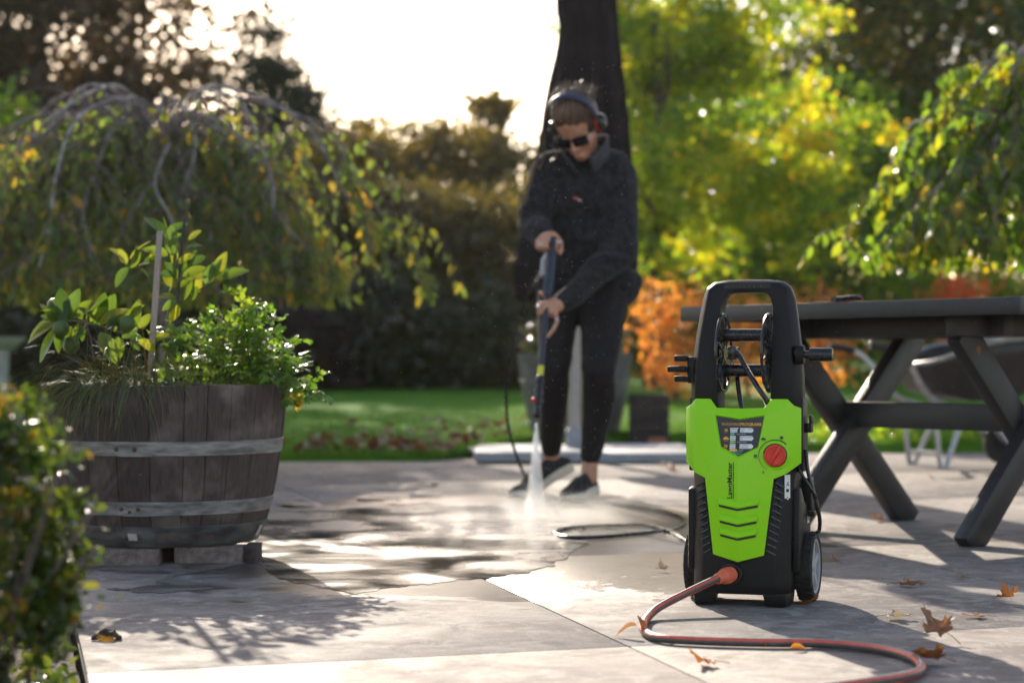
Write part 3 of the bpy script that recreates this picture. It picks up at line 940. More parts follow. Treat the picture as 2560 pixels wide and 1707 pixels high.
def orient(f, nrm):
    f = Vector(f).normalized()
    nrm = Vector(nrm)
    x = f.cross(nrm)
    if x.length < 1e-5: x = f.cross(Vector((1, 0, 0.3)))
    x.normalize()
    z = x.cross(f)
    return Matrix((x, f, z)).transposed()

def weeping_tree(name, label, base, top, prof, narm, ntwig, mats, leaf_L, dens, seed, arms=None, bare=9.0):
    """umbrella-shaped grafted tree: arms arch out from the top and twigs hang from them"""
    rs = random.Random(seed)
    t = thing(name, label, 'tree', base)
    tz = top - base[2]
    b = B()
    tp = smooth_path([(0, 0, -0.05), (0.02, 0.01, tz * 0.35), (-0.02, 0, tz * 0.65), (0.01, 0.02, tz * 0.9)], 4)
    b.tube(tp, [0.042 - 0.015 * i / len(tp) for i in range(len(tp))], 9)
    b.done('trunk', M['bark'], t)
    twigs = B()
    L = []
    rs0 = [rs.random() ** 2.2 for _ in range(narm)]
    for a in range(narm):
        az = arms[a] if arms and a < len(arms) else 2 * math.pi * (a + rs.uniform(-0.3, 0.3)) / narm
        sc = rs.uniform(0.55, 1.1)
        zo = rs.uniform(-0.3, 0.04)
        pts = [Vector((0, 0, tz * 0.86))]
        for r, z in prof:
            aa = az + rs.gauss(0, 0.06) + 0.15 * math.sin(a * 2.3) * r
            pts.append(Vector((math.cos(aa) * r * sc, math.sin(aa) * r * sc, z - base[2] + zo * min(1, r * 3) + rs.gauss(0, 0.04))))
        sp_ = smooth_path(pts, 5)
        m = len(sp_) - 1
        B().tube(sp_, [(0.0045 + 0.0085 * rs0[a]) * (1 - 0.8 * i / m) + 0.0022 for i in range(m + 1)], 6).done('branch', M['bark'], t)
        for q in range(ntwig):
            i = min(m, max(2, int(m * (0.10 + 0.90 * (q + rs.random()) / ntwig))))
            s = sp_[i] + Vector((rs.gauss(0, 0.015), rs.gauss(0, 0.015), 0))
            out = Vector((sp_[i].x, sp_[i].y, 0))
            out = out.normalized() if out.length > 0.05 else Vector((1, 0, 0))
            side = Vector((-out.y, out.x, 0)) * rs.gauss(0, 0.8)
            d = (out * rs.uniform(0.2, 1.2) + side + Vector((0, 0, rs.uniform(-0.3, 0.35)))).normalized()
            ln = rs.uniform(0.2, 0.95) * (1 if rs.random() < .8 else .5)
            tw = [s]
            tt = rs.random() ** 1.3
            k = 9
            for j in range(k):
                d = (d + Vector((rs.gauss(0, 0.1), rs.gauss(0, 0.1), -0.34))).normalized()
                nx = tw[-1] + d * ln / k
                if nx.z < prof[-1][1] - base[2] - 0.22: break
                tw.append(nx)
            if len(tw) < 3: continue
            twigs.tube(tw, [0.0042 * (1 - 0.75 * j / len(tw)) for j in range(len(tw))], 4, False)
            for j in range(1, len(tw)):
                for _ in range(dens):
                    if rs.random() < (0.25 if j > 2 else 0.6) or (tw[j].z + base[2] > bare + rs.gauss(0, .12) and rs.random() < .93): continue
                    p = tw[j].lerp(tw[j - 1], rs.random())
                    f = Vector((rs.gauss(0, 0.5), rs.gauss(0, 0.5), -1.0))
                    nn = Vector((rs.gauss(0, 1), rs.gauss(0, 1), 0.4))
                    L.append((p, f, nn, leaf_L * rs.uniform(0.65, 1.3), min(1, .65 * tt + .45 * rs.random() ** 1.6)))
    kind(twigs.done('twigs', M['twig'], t), 'stuff')
    L.sort(key=lambda q: q[0].y)             # the nearest leaves are leaves of their own, the rest one mass
    front = [q for q in L if -0.2 < q[0].z + base[2] < 9]
    single, rest = front[:290], front[290:]
    lms = [leaf_mesh('leaf', 1.0, 0.55, mats[1], c_, 0.35) for c_ in (0.1, 0.25, 0.4)]
    for p, f, nn, s, _t in single:
        o = link('leaf', lms[rs.randrange(3)], t)
        o.matrix_local = Matrix.Translation(p) @ orient(f, nn).to_4x4() @ Matrix.Scale(s, 4)
    me = cloud_mesh('foliage', np.array([q[0] for q in rest]), np.array([q[1] for q in rest]), np.array([q[2] for q in rest]), np.array([q[3] for q in rest]), 0.58, mats[0], T_LEAF,
                    np.array([q[4] for q in rest]))
    kind(link('foliage', me, t), 'stuff')
    return t

wb = (px_x(405, 10.4), 10.4, 0.0)
weeping_tree('weeping_tree', 'wide umbrella shaped weeping tree with grey arching branches behind the barrel planter', wb, 1.86,
             [(0.25, 1.90), (0.6, 1.90), (0.9, 1.72), (1.1, 1.46), (1.24, 1.24), (1.34, 1.08)], 52, 24, (M['weep_leaf'], M['weep_leaf_one']), 0.06, 2, 3,
             [-0.35, -1.0, -2.1, -2.8, 0.1, 3.3], 1.66)
wr_ = (px_x(2590, 10.0), 10.0, 0.0)
weeping_tree('weeping_tree', 'sunlit weeping tree with shiny green and yellow leaves at the right edge', wr_, 2.02,
             [(0.2, 2.08), (0.42, 1.98), (0.62, 1.74), (0.76, 1.52), (0.86, 1.36), (0.90, 1.28)], 34, 18, (M['bright_leaf'], M['bright_leaf_one']), 0.08, 3, 5)
# ------------------------------------------------------------------ half barrel planter
BX, BY = px_x(414, 5.7), 5.7
PROF = [(0.258, 0.045), (0.271, 0.065), (0.283, 0.09), (0.300, 0.15), (0.315, 0.22), (0.328, 0.31), (0.338, 0.39), (0.347, 0.489)]
def prof_r(z, prof):
    for (r0, z0), (r1, z1) in zip(prof[:-1], prof[1:]):
        if z0 <= z <= z1: return r0 + (r1 - r0) * (z - z0) / (z1 - z0)
    return prof[0][0] if z < prof[0][1] else prof[-1][0]

def half_barrel(t, prof, n, hoops, smat, hm, seed, rim=0.0):
    rs = random.Random(seed)
    ws = [rs.uniform(0.7, 1.35) for _ in range(n)]
    tot = sum(ws)
    a = rs.uniform(0, 1)
    for wd in ws:
        da = 2 * math.pi * wd / tot
        g = 0.0011 / prof[-1][0]
        dr = rs.uniform(-0.0009, 0.0009)
        top = rs.uniform(-rim, rim * 0.4)
        rings = []
        for i, (r, z) in enumerate(prof):
            z2 = z + (top if i == len(prof) - 1 else 0)
            th = 0.026
            q = []
            for k in range(5): q.append((r + dr, a + g + (da - 2 * g) * k / 4))
            for k in range(5): q.append((r - th, a + g + (da - 2 * g) * (1 - k / 4)))
            rings.append([(rr * math.cos(x), rr * math.sin(x), z2) for rr, x in q])
        b = B()
        b.loft(rings)
        b.done('stave', smat, t, ang=50)
        a += da
    for (zt, zb, ang0, mt, riv) in hoops:
        e = 0.0035
        h = B()
        pr = [(prof_r(zb, prof) + 0.001, zb), (prof_r(zb, prof) + e, zb + 0.0015), (prof_r(zt, prof) + e, zt - 0.0015), (prof_r(zt, prof) + 0.001, zt)]
        h.lathe(pr, 64)
        ho = h.done('hoop', hm[mt], t)
        if riv:
            # overlapping end of the strap, clipped corners
            h2 = B()
            rows_ = []
            for k in range(11):
                x = ang0 - 0.045 + 0.34 * k / 10
                cut = 0.35 if k == 0 else (0.12 if k == 1 else 0)
                zz0, zz1 = zb + (zt - zb) * cut, zt - (zt - zb) * cut
                e2 = 0.0062 - 0.0022 * (k / 10)
                rows_.append([((prof_r(zz, prof) + e2) * math.cos(x), (prof_r(zz, prof) + e2) * math.sin(x), zz) for zz in (zz0, (zz0 + zz1) / 2, zz1)])
            h2.loft(rows_, False, False)
            h2.done('strap_end', hm[mt], ho)
            for (da_, fz, rr) in riv:
                x = ang0 + da_
                z = zb + (zt - zb) * fz
                r = prof_r(z, prof) + 0.005
                c = Vector((r * math.cos(x), r * math.sin(x), z))
                nd = Vector((math.cos(x), math.sin(x), 0))
                rb = B()
                rb.lathe([(rr, 0), (rr, 0.0015), (rr * 0.8, 0.0045), (rr * 0.35, 0.0062), (0.0005, 0.0066)], 12, frame_from(nd), loc=c)
                rb.done('rivet', M['rust'], ho)

bar = thing('barrel_planter', 'weathered half wine barrel planter with three metal hoops standing on concrete bricks', 'planter', (BX, BY, 0))
FA = -math.pi / 2                                   # the side facing the patio
def bang(x): return FA + math.asin((x - 414) / F * 5.38 / 0.33)
half_barrel(bar, PROF, 27, [
    (0.336, 0.296, bang(344), 0, [(0, 0.5, 0.0062), (bang(390) - bang(344), 0.48, 0.0062)]),
    (0.172, 0.134, bang(346), 0, [(0, 0.5, 0.0058), (bang(392) - bang(346), 0.5, 0.0058), (bang(368) - bang(346), 0.3, 0.0046)]),
    (0.104, 0.047, bang(346), 1, [(0, 0.5, 0.0055), (bang(391) - bang(346), 0.48, 0.0055)])],
    M['stave'], (M['hoop'], M['hoop_dark']), 4, 0.004)
# white paint mark left on the bottom hoop, and one at its right end
for a0, a1, z0, z1 in ((bang(356), bang(383), 0.066, 0.086), (FA + 1.28, FA + 1.36, 0.062, 0.092)):
    b = B()
    b.loft([[((prof_r(z, PROF) + 0.0072) * math.cos(a0 + (a1 - a0) * k / 4), (prof_r(z, PROF) + 0.0072) * math.sin(a0 + (a1 - a0) * k / 4), z) for z in (z0, z1)] for k in range(5)], False, False)
    b.done('paint_mark', pbr('old white paint', (0.42, 0.38, 0.36), 0.7, col2=(0.6, 0.55, 0.53), scale=40), bar)
b = B()
b.lathe([(0.0, 0.452), (0.1, 0.455), (0.2, 0.45), (0.31, 0.44)], 32)
b.done('soil', M['soil'], bar)
b = B()
b.lathe([(0.0, 0.05), (0.24, 0.05)], 32)
b.done('barrel_floor', M['stave'], bar)

# concrete bricks under the barrel
def brick(lab, px0, px1, y0, y1, d, mt, dep=0.11, rz=0.0):
    c = Vector(((px0 + px1) / 2, 0, 0))
    x0, x1 = px_x(px0, d), px_x(px1, d)
    hh = 0.0435
    b = B().box((0, dep / 2, hh / 2), (x1 - x0, dep, hh))
    bmesh.ops.subdivide_edges(b.bm, edges=b.bm.edges[:], cuts=5, use_grid_fill=True)
    for v in b.bm.verts:
        p = v.co * 40
        v.co += Vector((noise.noise(p), noise.noise(p + Vector((3, 1, 2))), 0.2 * noise.noise(p + Vector((7, 7, 1))))) * 0.0022
    o = b.done('brick', M[mt], None, ang=60, loc=((x0 + x1) / 2, d, 0.0), rot=(0, 0, rz))
    return tag(o, lab, 'brick', 'bricks under the barrel planter')
brick('pale rough concrete brick under the left half of the barrel', 188, 395, 0, 0, 5.40, 'brick', 0.12, R(4))
brick('brown rough concrete brick under the right half of the barrel', 436, 604, 0, 0, 5.47, 'brick', 0.11)
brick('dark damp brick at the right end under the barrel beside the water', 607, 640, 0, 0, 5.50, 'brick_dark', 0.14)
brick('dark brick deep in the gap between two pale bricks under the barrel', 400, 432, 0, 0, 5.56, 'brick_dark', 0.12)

# ------------------------------------------------------------------ stake, rod and lemon tree
def BP(x, y, d=5.7): return P(x, y, d)
a, c = BP(375, 945, 5.62), BP(400, 578, 5.62)
b = B().bar(a, c, 0.0155, 0.0155)
bmesh.ops.subdivide_edges(b.bm, edges=b.bm.edges[:], cuts=6)
for v in b.bm.verts: v.co += Vector((noise.noise(v.co * 30), noise.noise(v.co * 30 + Vector((5, 5, 5))), 0)) * 0.0012
b.bevel(0.0012, 1, 50)
tag(b.done('stake', M['stake']), 'square grey wooden stake leaning in the barrel planter', 'stake')
tag(B().tube(smooth_path([BP(428, 940, 5.72), BP(440, 790, 5.72), BP(452, 660, 5.72), BP(461, 548, 5.72)], 4), 0.0042, 7).done('plant_support', M['rod']),
    'thin dark rod beside the wooden stake in the barrel planter', 'plant support')

lemon = thing('lemon_tree', 'small lemon tree with yellow green leaves and green fruits in the barrel planter', 'tree', (BX, BY, 0.45))
off = Vector(lemon.location)
def lp(x, y, d=5.75): return P(x, y, d) - off
lem = [leaf_mesh('leaf', 1.0, 0.54, M['lemon_leaf'], cu, fo, 8) for cu, fo in ((0.05, 0.25), (0.15, 0.35), (0.28, 0.3), (0.4, 0.45))]
B().tube(smooth_path([lp(420, 975), lp(418, 880), lp(425, 780), lp(433, 690), lp(440, 620), lp(444, 575)], 4), [0.011 * (1 - 0.75 * i / 21) for i in range(21)], 8).done('trunk', M['stem'], lemon)
for pts, r in (([lp(420, 860), lp(340, 845, 5.7), lp(250, 815, 5.66), lp(170, 800, 5.62), (lp(110, 800, 5.6))], 0.006),
               ([lp(430, 720), lp(390, 700, 5.8), lp(340, 660, 5.85), lp(315, 645, 5.85)], 0.0035),
               ([lp(436, 760), lp(480, 735), lp(540, 700, 5.7), lp(580, 668, 5.7)], 0.0038),
               ([lp(422, 880), lp(450, 860, 5.68), lp(470, 840, 5.66)], 0.003)):
    sp_ = smooth_path(pts, 5)
    B().tube(sp_, [r * (1 - 0.7 * i / (len(sp_) - 1)) for i in range(len(sp_))], 6).done('branch', M['stem'], lemon)
# leaf list: base pixel, tip pixel, distance, face tilt
LV = [
 (412, 590, 376, 541, 5.75), (425, 585, 410, 548, 5.8), (425, 580, 458, 556, 5.72), (418, 610, 440, 592, 5.7), (420, 640, 372, 618, 5.72), (432, 640, 428, 575, 5.68),
 (440, 640, 444, 585, 5.72), (470, 600, 497, 580, 5.7), (465, 620, 495, 612, 5.75), (445, 660, 470, 640, 5.7), (430, 660, 438, 612, 5.75),
 (318, 660, 300, 628, 5.82), (312, 650, 285, 620, 5.85), (325, 650, 355, 602, 5.8), (330, 655, 345, 628, 5.78), (325, 670, 350, 632, 5.76), (322, 668, 288, 705, 5.8),
 (345, 665, 380, 652, 5.8), (350, 672, 378, 690, 5.8), (360, 660, 384, 640, 5.85), (375, 655, 385, 625, 5.85),
 (445, 700, 420, 660, 5.72), (450, 700, 425, 720, 5.7), (452, 680, 470, 655, 5.7), (455, 690, 505, 672, 5.7), (475, 660, 508, 640, 5.68), (470, 665, 480, 638, 5.7),
 (470, 680, 470, 740, 5.7), (480, 695, 510, 690, 5.7), (495, 715, 480, 745, 5.66), (512, 710, 530, 665, 5.68), (525, 705, 545, 655, 5.7), (540, 695, 555, 640, 5.72),
 (545, 700, 560, 660, 5.74), (555, 700, 605, 668, 5.7), (500, 730, 495, 690, 5.74), (440, 745, 400, 735, 5.7), (440, 750, 412, 770, 5.7), (445, 760, 430, 800, 5.68),
 (440, 720, 412, 690, 5.7), (435, 690, 402, 680, 5.7), (445, 720, 470, 700, 5.72),
 (160, 800, 152, 730, 5.6), (170, 800, 190, 735, 5.62), (150, 790, 118, 768, 5.6), (165, 790, 140, 755, 5.64), (175, 790, 165, 745, 5.66), (185, 795, 215, 755, 5.62), (150, 800, 80, 818, 5.6),
 (140, 810, 76, 842, 5.58), (150, 805, 110, 788, 5.6), (145, 815, 105, 890, 5.58), (165, 815, 135, 868, 5.56), (180, 815, 155, 860, 5.6), (200, 805, 180, 850, 5.58),
 (205, 800, 185, 765, 5.64), (215, 800, 235, 760, 5.64), (225, 805, 258, 770, 5.62), (235, 810, 262, 745, 5.66), (245, 815, 280, 748, 5.66), (250, 815, 300, 765, 5.62), (265, 815, 305, 790, 5.6),
 (270, 820, 315, 790, 5.58), (285, 830, 342, 765, 5.6), (335, 815, 345, 760, 5.6), (345, 820, 372, 790, 5.62), (200, 810, 206, 840, 5.56), (215, 815, 190, 850, 5.55), (250, 830, 285, 890, 5.55),
 (262, 835, 270, 885, 5.55), (290, 840, 305, 882, 5.56), (305, 845, 340, 820, 5.58), (330, 840, 345, 870, 5.58), (360, 860, 330, 835, 5.6), (380, 850, 420, 835, 5.62), (400, 860, 440, 880, 5.6), (430, 865, 460, 850, 5.6),
 (345, 850, 385, 870, 5.55), (240, 800, 205, 770, 5.62), (180, 805, 130, 770, 5.62), (130, 800, 112, 760, 5.62), (190, 820, 170, 870, 5.6), (310, 830, 290, 805, 5.6)]
for x0, y0, x1, y1, d in LV:
    p, q = lp(x0, y0, d), lp(x1, y1, d + rnd.uniform(-0.02, 0.015))
    f = q - p
    o = link('leaf', lem[rnd.randrange(4)], lemon)
    nn = Vector((rnd.gauss(0, 0.55), -0.75 + rnd.gauss(0, 0.45), 0.75 + rnd.gauss(0, 0.3)))
    o.matrix_local = Matrix.Translation(p) @ orient(f, nn).to_4x4() @ Matrix.Scale(max(0.05, f.length * 1.22), 4)
for x, y, r, d in ((318, 810, 0.025, 5.58), (152, 822, 0.025, 5.58), (135, 765, 0.022, 5.66), (178, 862, 0.025, 5.6), (400, 835, 0.022, 5.72)):
    b = B()
    b.lathe([(0.0, -1.18), (0.12, -1.1), (0.5, -0.85), (0.86, -0.4), (0.95, 0.05), (0.84, 0.5), (0.5, 0.86), (0.14, 1.0), (0.0, 1.0)], 16)
    b.done('fruit', M['lemon'], lemon, loc=lp(x, y, d), rot=(rnd.uniform(-.4, .4), rnd.uniform(-.4, .4), 0), scale=(r, r, r))

# ------------------------------------------------------------------ parsley, chives and dry stalks
pars = thing('parsley', 'bushy bright green parsley spilling over the right rim of the barrel planter', 'plant', (BX + 0.12, BY, 0.45))
off2 = Vector(pars.location)
stems, fr, ctl = B(), [], None
rs = random.Random(21)
tips = [(560, 800), (600, 770), (640, 775), (655, 800), (680, 830), (700, 860), (735, 905), (770, 960), (745, 985), (720, 950), (690, 905), (640, 850), (600, 850), (560, 860), (520, 840), (480, 810), (470, 870), (440, 830),
        (620, 815), (665, 870), (715, 930), (650, 900), (600, 900), (540, 900), (500, 900), (690, 960), (580, 930), (640, 940), (470, 930), (530, 950), (450, 900), (610, 960), (660, 965), (780, 975), (735, 880), (625, 790)]
leafpos = []
for x, y in tips:
    d = 5.66 + rs.uniform(-0.14, 0.12)
    tp_ = P(x + rs.uniform(-8, 8), y + rs.uniform(-8, 8), d) - off2
    r0 = Vector((rs.uniform(-0.06, 0.14), rs.uniform(-0.08, 0.08), 0.0))
    mid = r0.lerp(tp_, 0.5) + Vector((0, 0, 0.05))
    sp_ = smooth_path([r0, mid, tp_], 6)
    stems.tube(sp_, [0.0024 * (1 - 0.6 * i / 12) for i in range(len(sp_))], 5, False)
    leafpos.append((tp_, (tp_ - mid).normalized()))
    for k in (6, 8, 10):
        for sgn in (-1, 1):
            s = sp_[k]
            sd_ = (tp_ - mid).normalized()
            lat = sd_.cross(Vector((rs.gauss(0, .5), rs.gauss(0, .5), 1))).normalized() * sgn
            e = s + (lat * 0.9 + sd_ * 0.5 + Vector((0, 0, 0.15))) * rs.uniform(0.02, 0.045)
            stems.tube([s, e], 0.0011, 4, False)
            leafpos.append((e, (e - s).normalized()))
kind(stems.done('stems', M['stem'], pars), 'stuff')
# each spray is a divided leaf of three lobed leaflets
def parsley_leaf(seed):
    r2 = random.Random(seed)
    b = B()
    for ang in (-0.95, 0, 0.95):
        cx, sx_ = math.sin(ang), math.cos(ang)
        L_ = 0.62 if ang else 0.85
        o = Vector((cx * 0.16, sx_ * 0.22, 0))
        pts = [(0, 0), (0.24, 0.2), (0.44, 0.46), (0.28, 0.5), (0.36, 0.8), (0.16, 0.72), (0.08, 1.0), (-0.06, 0.78), (-0.22, 0.9), (-0.24, 0.58), (-0.46, 0.56), (-0.26, 0.22)]
        v = []
        for px_, py_ in pts:
            X, Y = px_ * L_ * 0.75, py_ * L_
            v.append(o + Vector((X * sx_ + Y * cx, -X * cx + Y * sx_, 0.10 * r2.gauss(0, 1) * Y - 0.18 * Y * Y)))
        b.poly(v, [tuple(range(12))])
        b.poly([(0, 0, 0), o + Vector((0.02 * sx_, -0.02 * cx, 0)), o - Vector((0.02 * sx_, -0.02 * cx, 0))], [(0, 1, 2)])
    bmesh.ops.triangulate(b.bm, faces=b.bm.faces[:])
    return b.mesh('leaf', None, False)
def leaf_stuff(ms, pl, mat, name, parent, cap, nup=0.6):
    """leaves from template meshes: the nearest ones are objects, the others one mesh"""
    pl.sort(key=lambda q: q[0].y)
    for me in ms:
        if not me.materials: me.materials.append(mat[1])
    for p, f, s, nn in pl[:cap]:
        o = link('leaf', ms[rs.randrange(len(ms))], parent)
        o.matrix_local = Matrix.Translation(p) @ orient(f, nn).to_4x4() @ Matrix.Scale(s, 4)
    rest = pl[cap:]
    if not rest: return
    V, Tn, Fc = [], [], []
    for p, f, s, nn in rest:
        me = ms[rs.randrange(len(ms))]
        Mx = Matrix.Translation(p) @ orient(f, nn).to_4x4() @ Matrix.Scale(s, 4)
        o0 = len(V)
        V += [Mx @ v.co for v in me.vertices]
        tv = rs.random()
        for pg in me.polygons:
            Fc.append([o0 + i for i in pg.vertices])
            Tn.append(tv)
    me = bpy.data.meshes.new(name)
    me.from_pydata(V, [], Fc)
    at = me.attributes.new('tint', 'FLOAT', 'FACE')
    at.data.foreach_set('value', Tn)
    me.materials.append(mat[0])
    kind(link(name, me, parent), 'stuff')
M['parsley_one'] = leafmat('parsley leaf single', [(0.05, 0.12, 0.014), (0.09, 0.19, 0.016), (0.14, 0.24, 0.02), (0.2, 0.27, 0.025)], 0.5, 0.3, True, 1.7)
extra = []
for p, f in leafpos:
    for _ in range(3):
        g = Vector((rs.gauss(0, .026), rs.gauss(0, .02), rs.gauss(0, .016)))
        extra.append((p + g, (f + Vector((rs.gauss(0, .5), rs.gauss(0, .5), rs.gauss(0, .4) - 0.1))).normalized(), rs.uniform(0.022, 0.042), Vector((rs.gauss(0, .5), -0.3 + rs.gauss(0, .5), 1))))
leaf_stuff([parsley_leaf(i) for i in range(5)], extra, (M['parsley'], M['parsley_one']), 'foliage', pars, 280)
# yellowed leaf hanging outside the rim
yl = leaf_mesh('leaf', 1.0, 0.6, leafmat('yellowed leaf', [(0.5, 0.36, 0.05), (0.6, 0.45, 0.08)], 0.4, 0.5, True), 0.3, 0.4)
for x0, y0, x1, y1 in ((735, 985, 748, 1030), (745, 980, 755, 1018), (728, 982, 738, 1012)):
    p, q = P(x0, y0, 5.6) - off2, P(x1, y1, 5.6) - off2
    o = link('leaf', yl, pars)
    o['label'] = 'yellowed hanging leaf'
    o.matrix_local = Matrix.Translation(p) @ orient(q - p, (0.3, -1, 0.2)).to_4x4() @ Matrix.Scale((q - p).length, 4)

ch = thing('chives', 'clump of thin drooping chives hanging over the left rim of the barrel planter', 'plant', (BX - 0.1, BY - 0.18, 0.45))
off3 = Vector(ch.location)
V, Fc, Tn = [], [], []
for i in range(1000):
    left = rs.random() < 0.62
    r0 = Vector((rs.gauss(0.03 if left else 0.02, 0.06), rs.gauss(0, 0.04), 0.0))
    ln = rs.uniform(0.14, 0.38)
    d = Vector((rs.gauss(-0.9 if left else 0.15, 0.75), rs.gauss(-0.55, 0.5), rs.uniform(0.7, 1.5))).normalized()
    k = 9
    pts = [r0]
    grav = rs.uniform(0.12, 0.38)
    for j in range(k):
        d = (d + Vector((rs.gauss(0, .05), rs.gauss(0, .05), -grav))).normalized()
        nx = pts[-1] + d * ln / k
        wx, wy = nx.x + off3.x - BX, nx.y + off3.y - BY
        rr = math.hypot(wx, wy)
        if nx.z < 0.03 and rr < 0.356 and nx.z + off3.z < 0.492:
            if rr > 0.30 or nx.z < 0.0: nx.z = max(nx.z, 0.045)
        pts.append(nx)
    tv = rs.random() ** 1.8
    if rs.random() < 0.1: tv = 0.97
    hw = rs.uniform(0.0011, 0.0019)
    o0 = len(V)
    for j, p in enumerate(pts):
        w_ = hw * (1 - 0.8 * j / k)
        V += [p + Vector((w_, 0, 0)), p + Vector((-w_ * 0.5, w_ * 0.8, 0)), p + Vector((-w_ * 0.5, -w_ * 0.8, 0))]
        if j:
            q = o0 + (j - 1) * 3
            for c_ in range(3):
                Fc.append((q + c_, q + (c_ + 1) % 3, q + 3 + (c_ + 1) % 3, q + 3 + c_))
                Tn.append(tv)
me = bpy.data.meshes.new('blades')
me.from_pydata(V, [], Fc)
me.attributes.new('tint', 'FLOAT', 'FACE').data.foreach_set('value', Tn)
me.materials.append(M['chive'])
kind(link('blades', me, ch), 'stuff')
# dry seed stalks
for pts in ([(235, 900), (225, 840), (212, 800)], [(290, 905), (270, 872), (242, 856)], [(545, 880), (548, 820), (546, 762)]):
    b = B()
    sp_ = smooth_path([P(x, y, 5.55) - off3 for x, y in pts], 5)
    b.tube(sp_, 0.0013, 5)
    for _ in range(7):
        c_ = sp_[-1 - rs.randrange(4)] + Vector((rs.gauss(0, .004), rs.gauss(0, .004), rs.gauss(0, .005)))
        b.ball(c_, 0.0026, 6, 4)
    b.done('dry_stalk', pbr('dry stalk', (0.2, 0.11, 0.06), 0.7, scale=40), ch)

# ------------------------------------------------------------------ small leafy shrub close to the camera
sh = thing('leafy_shrub', 'small leaved green and yellow shrub in the planting bed at the left edge', 'shrub', (-0.76, 2.75, -0.02))
b = B()
for i in range(46):
    a = rs.uniform(0, 6.28)
    lpth = limb_path((rs.gauss(0, .03), rs.gauss(0, .05), 0), (math.cos(a) * 0.16, math.sin(a) * 0.25, 1), rs.uniform(0.34, 0.54), 7, 0.07)
    b.tube(lpth, [0.004 * (1 - 0.8 * j / 7) for j in range(8)], 5, False)
kind(b.done('stems', M['twig'], sh), 'stuff')
pts_, tn_ = crown_pts(9000, (-0.025, 0.05, 0.345), (0.165, 0.28, 0.30), 190, 0.04, 0.3)
k_ = pts_[:, 2] > 0.0
pts_, tn_ = pts_[k_], tn_[k_]
o_ = np.argsort(pts_[:, 1] - 2.2 * pts_[:, 0])
one = o_[:240]
rest = o_[240:]
foliage('foliage', pts_[rest], tn_[rest], M['box_leaf'], sh, 0.021, 0.6, 0.0, T_LEAF, tvar=0.6)
M['box_leaf_one'] = leafmat('small shrub leaf single', [(0.025, 0.05, 0.012), (0.03, 0.06, 0.011), (0.05, 0.085, 0.013), (0.13, 0.15, 0.015), (0.3, 0.15, 0.012)], 0.45, 0.2, True, 1.8)
bl_ = [leaf_mesh('leaf', 1.0, 0.55, M['box_leaf_one'], cu, 0.4, 5) for cu in (0.1, 0.3)]
for i in one:
    o = link('leaf', bl_[rs.randrange(2)], sh)
    o.matrix_local = Matrix.Translation(Vector(pts_[i])) @ orient((rs.gauss(0, 1), rs.gauss(0, 1), rs.gauss(0.2, 1)), (rs.gauss(0, 1), rs.gauss(0, 1), 0.7)).to_4x4() @ Matrix.Scale(rs.uniform(0.016, 0.027), 4)
# leafy litter and weeds along the bed edge
pl = []
for _ in range(1500):
    q = unst(rnd.uniform(ss[0] + 0.2, sC + 0.3), tL - 0.03 - abs(rnd.gauss(0, 0.13)))
    pl.append((q.x, q.y, 0.0 + abs(rnd.gauss(0, 0.02))))
foliage('ground_cover', np.array(pl), npr.random(len(pl)), M['box_leaf'], None, 0.024, 0.6, -0.2, T_LEAF)
for x, y, s, lab in ((268, 1597, 0.021, 'larger dark clod of earth lying on the patio near the planting bed'), (186, 1440, 0.02, 'small dark clod of earth beside the left brick')):
    b = B()
    g = G(x, y)
    b.ball((0, 0, s * 0.4), (s, s * 0.8, s * 0.55), 14, 10)
    for _ in range(6): b.ball((rs.uniform(-s, s) * 1.3, rs.uniform(-s, s), s * 0.18), s * rs.uniform(0.15, 0.4), 7, 5)
    for v in b.bm.verts: v.co += Vector((noise.noise(v.co * 90), noise.noise(v.co * 90 + Vector((2, 2, 2))), noise.noise(v.co * 90 + Vector((5, 1, 2))))) * s * 0.3
    for v in b.bm.verts: v.co.z = max(v.co.z, 0.0)
    tag(b.done('clod', M['soil'], None, loc=(g.x, g.y, 0.0005)), lab, 'clod')
# ------------------------------------------------------------------ pressure washer
WA = R(18)
WO = Vector((px_x(1869, 4.607), 4.607, 0))
wsh = thing('pressure_washer', 'lime green and black pressure washer with hose reel standing on the patio', 'pressure washer', WO, -WA)
def mir(p): return (-p[0], p[1], p[2])
# front cover: facets of the right half, mirrored
d0, d1, h1, h2 = (0, -.083, .4455), (.054, -.083, .447), (.070, -.080, .467), (.106, -.074, .467)
h2b, v2, v1 = (.120, -.066, .452), (.1335, -.050, .446), (.1335, -.050, .322)
kb, w1, b1, c0 = (.104, -.086, .298), (.079, -.098, .288), (.0585, -.106, .116), (0, -.115, .1005)
r1, lb, lt, lt0 = (0, -.1135, .3325), (.0445, -.1005, .356), (.0585, -.0925, .4315), (0, -.0925, .4225)
kt = (.106, -.079, .44)
ls, lbs, lts, lt0s = (0, -.1035, .3385), (.0415, -.0935, .3595), (.0545, -.0865, .4275), (0, -.0865, .4185)
half = [(d0, d1, lt, lt0), (d1, h1, h2, kt, lt), (h2, h2b, kt), (h2b, v2, v1, kb, kt), (lt, kt, kb, lb), (lb, kb, w1, r1), (r1, w1, b1, c0)]
wall_ = [(lt0, lt, lts, lt0s), (lt, lb, lbs, lts), (lb, r1, ls, lbs)]
def tri_list(faces):
    out = []
    for f in faces:
        for i in range(1, len(f) - 1): out.append((f[0], f[i], f[i + 1]))
    return out
TR = tri_list(half)
TRL = tri_list([(lt0s, lts, lbs, ls)])
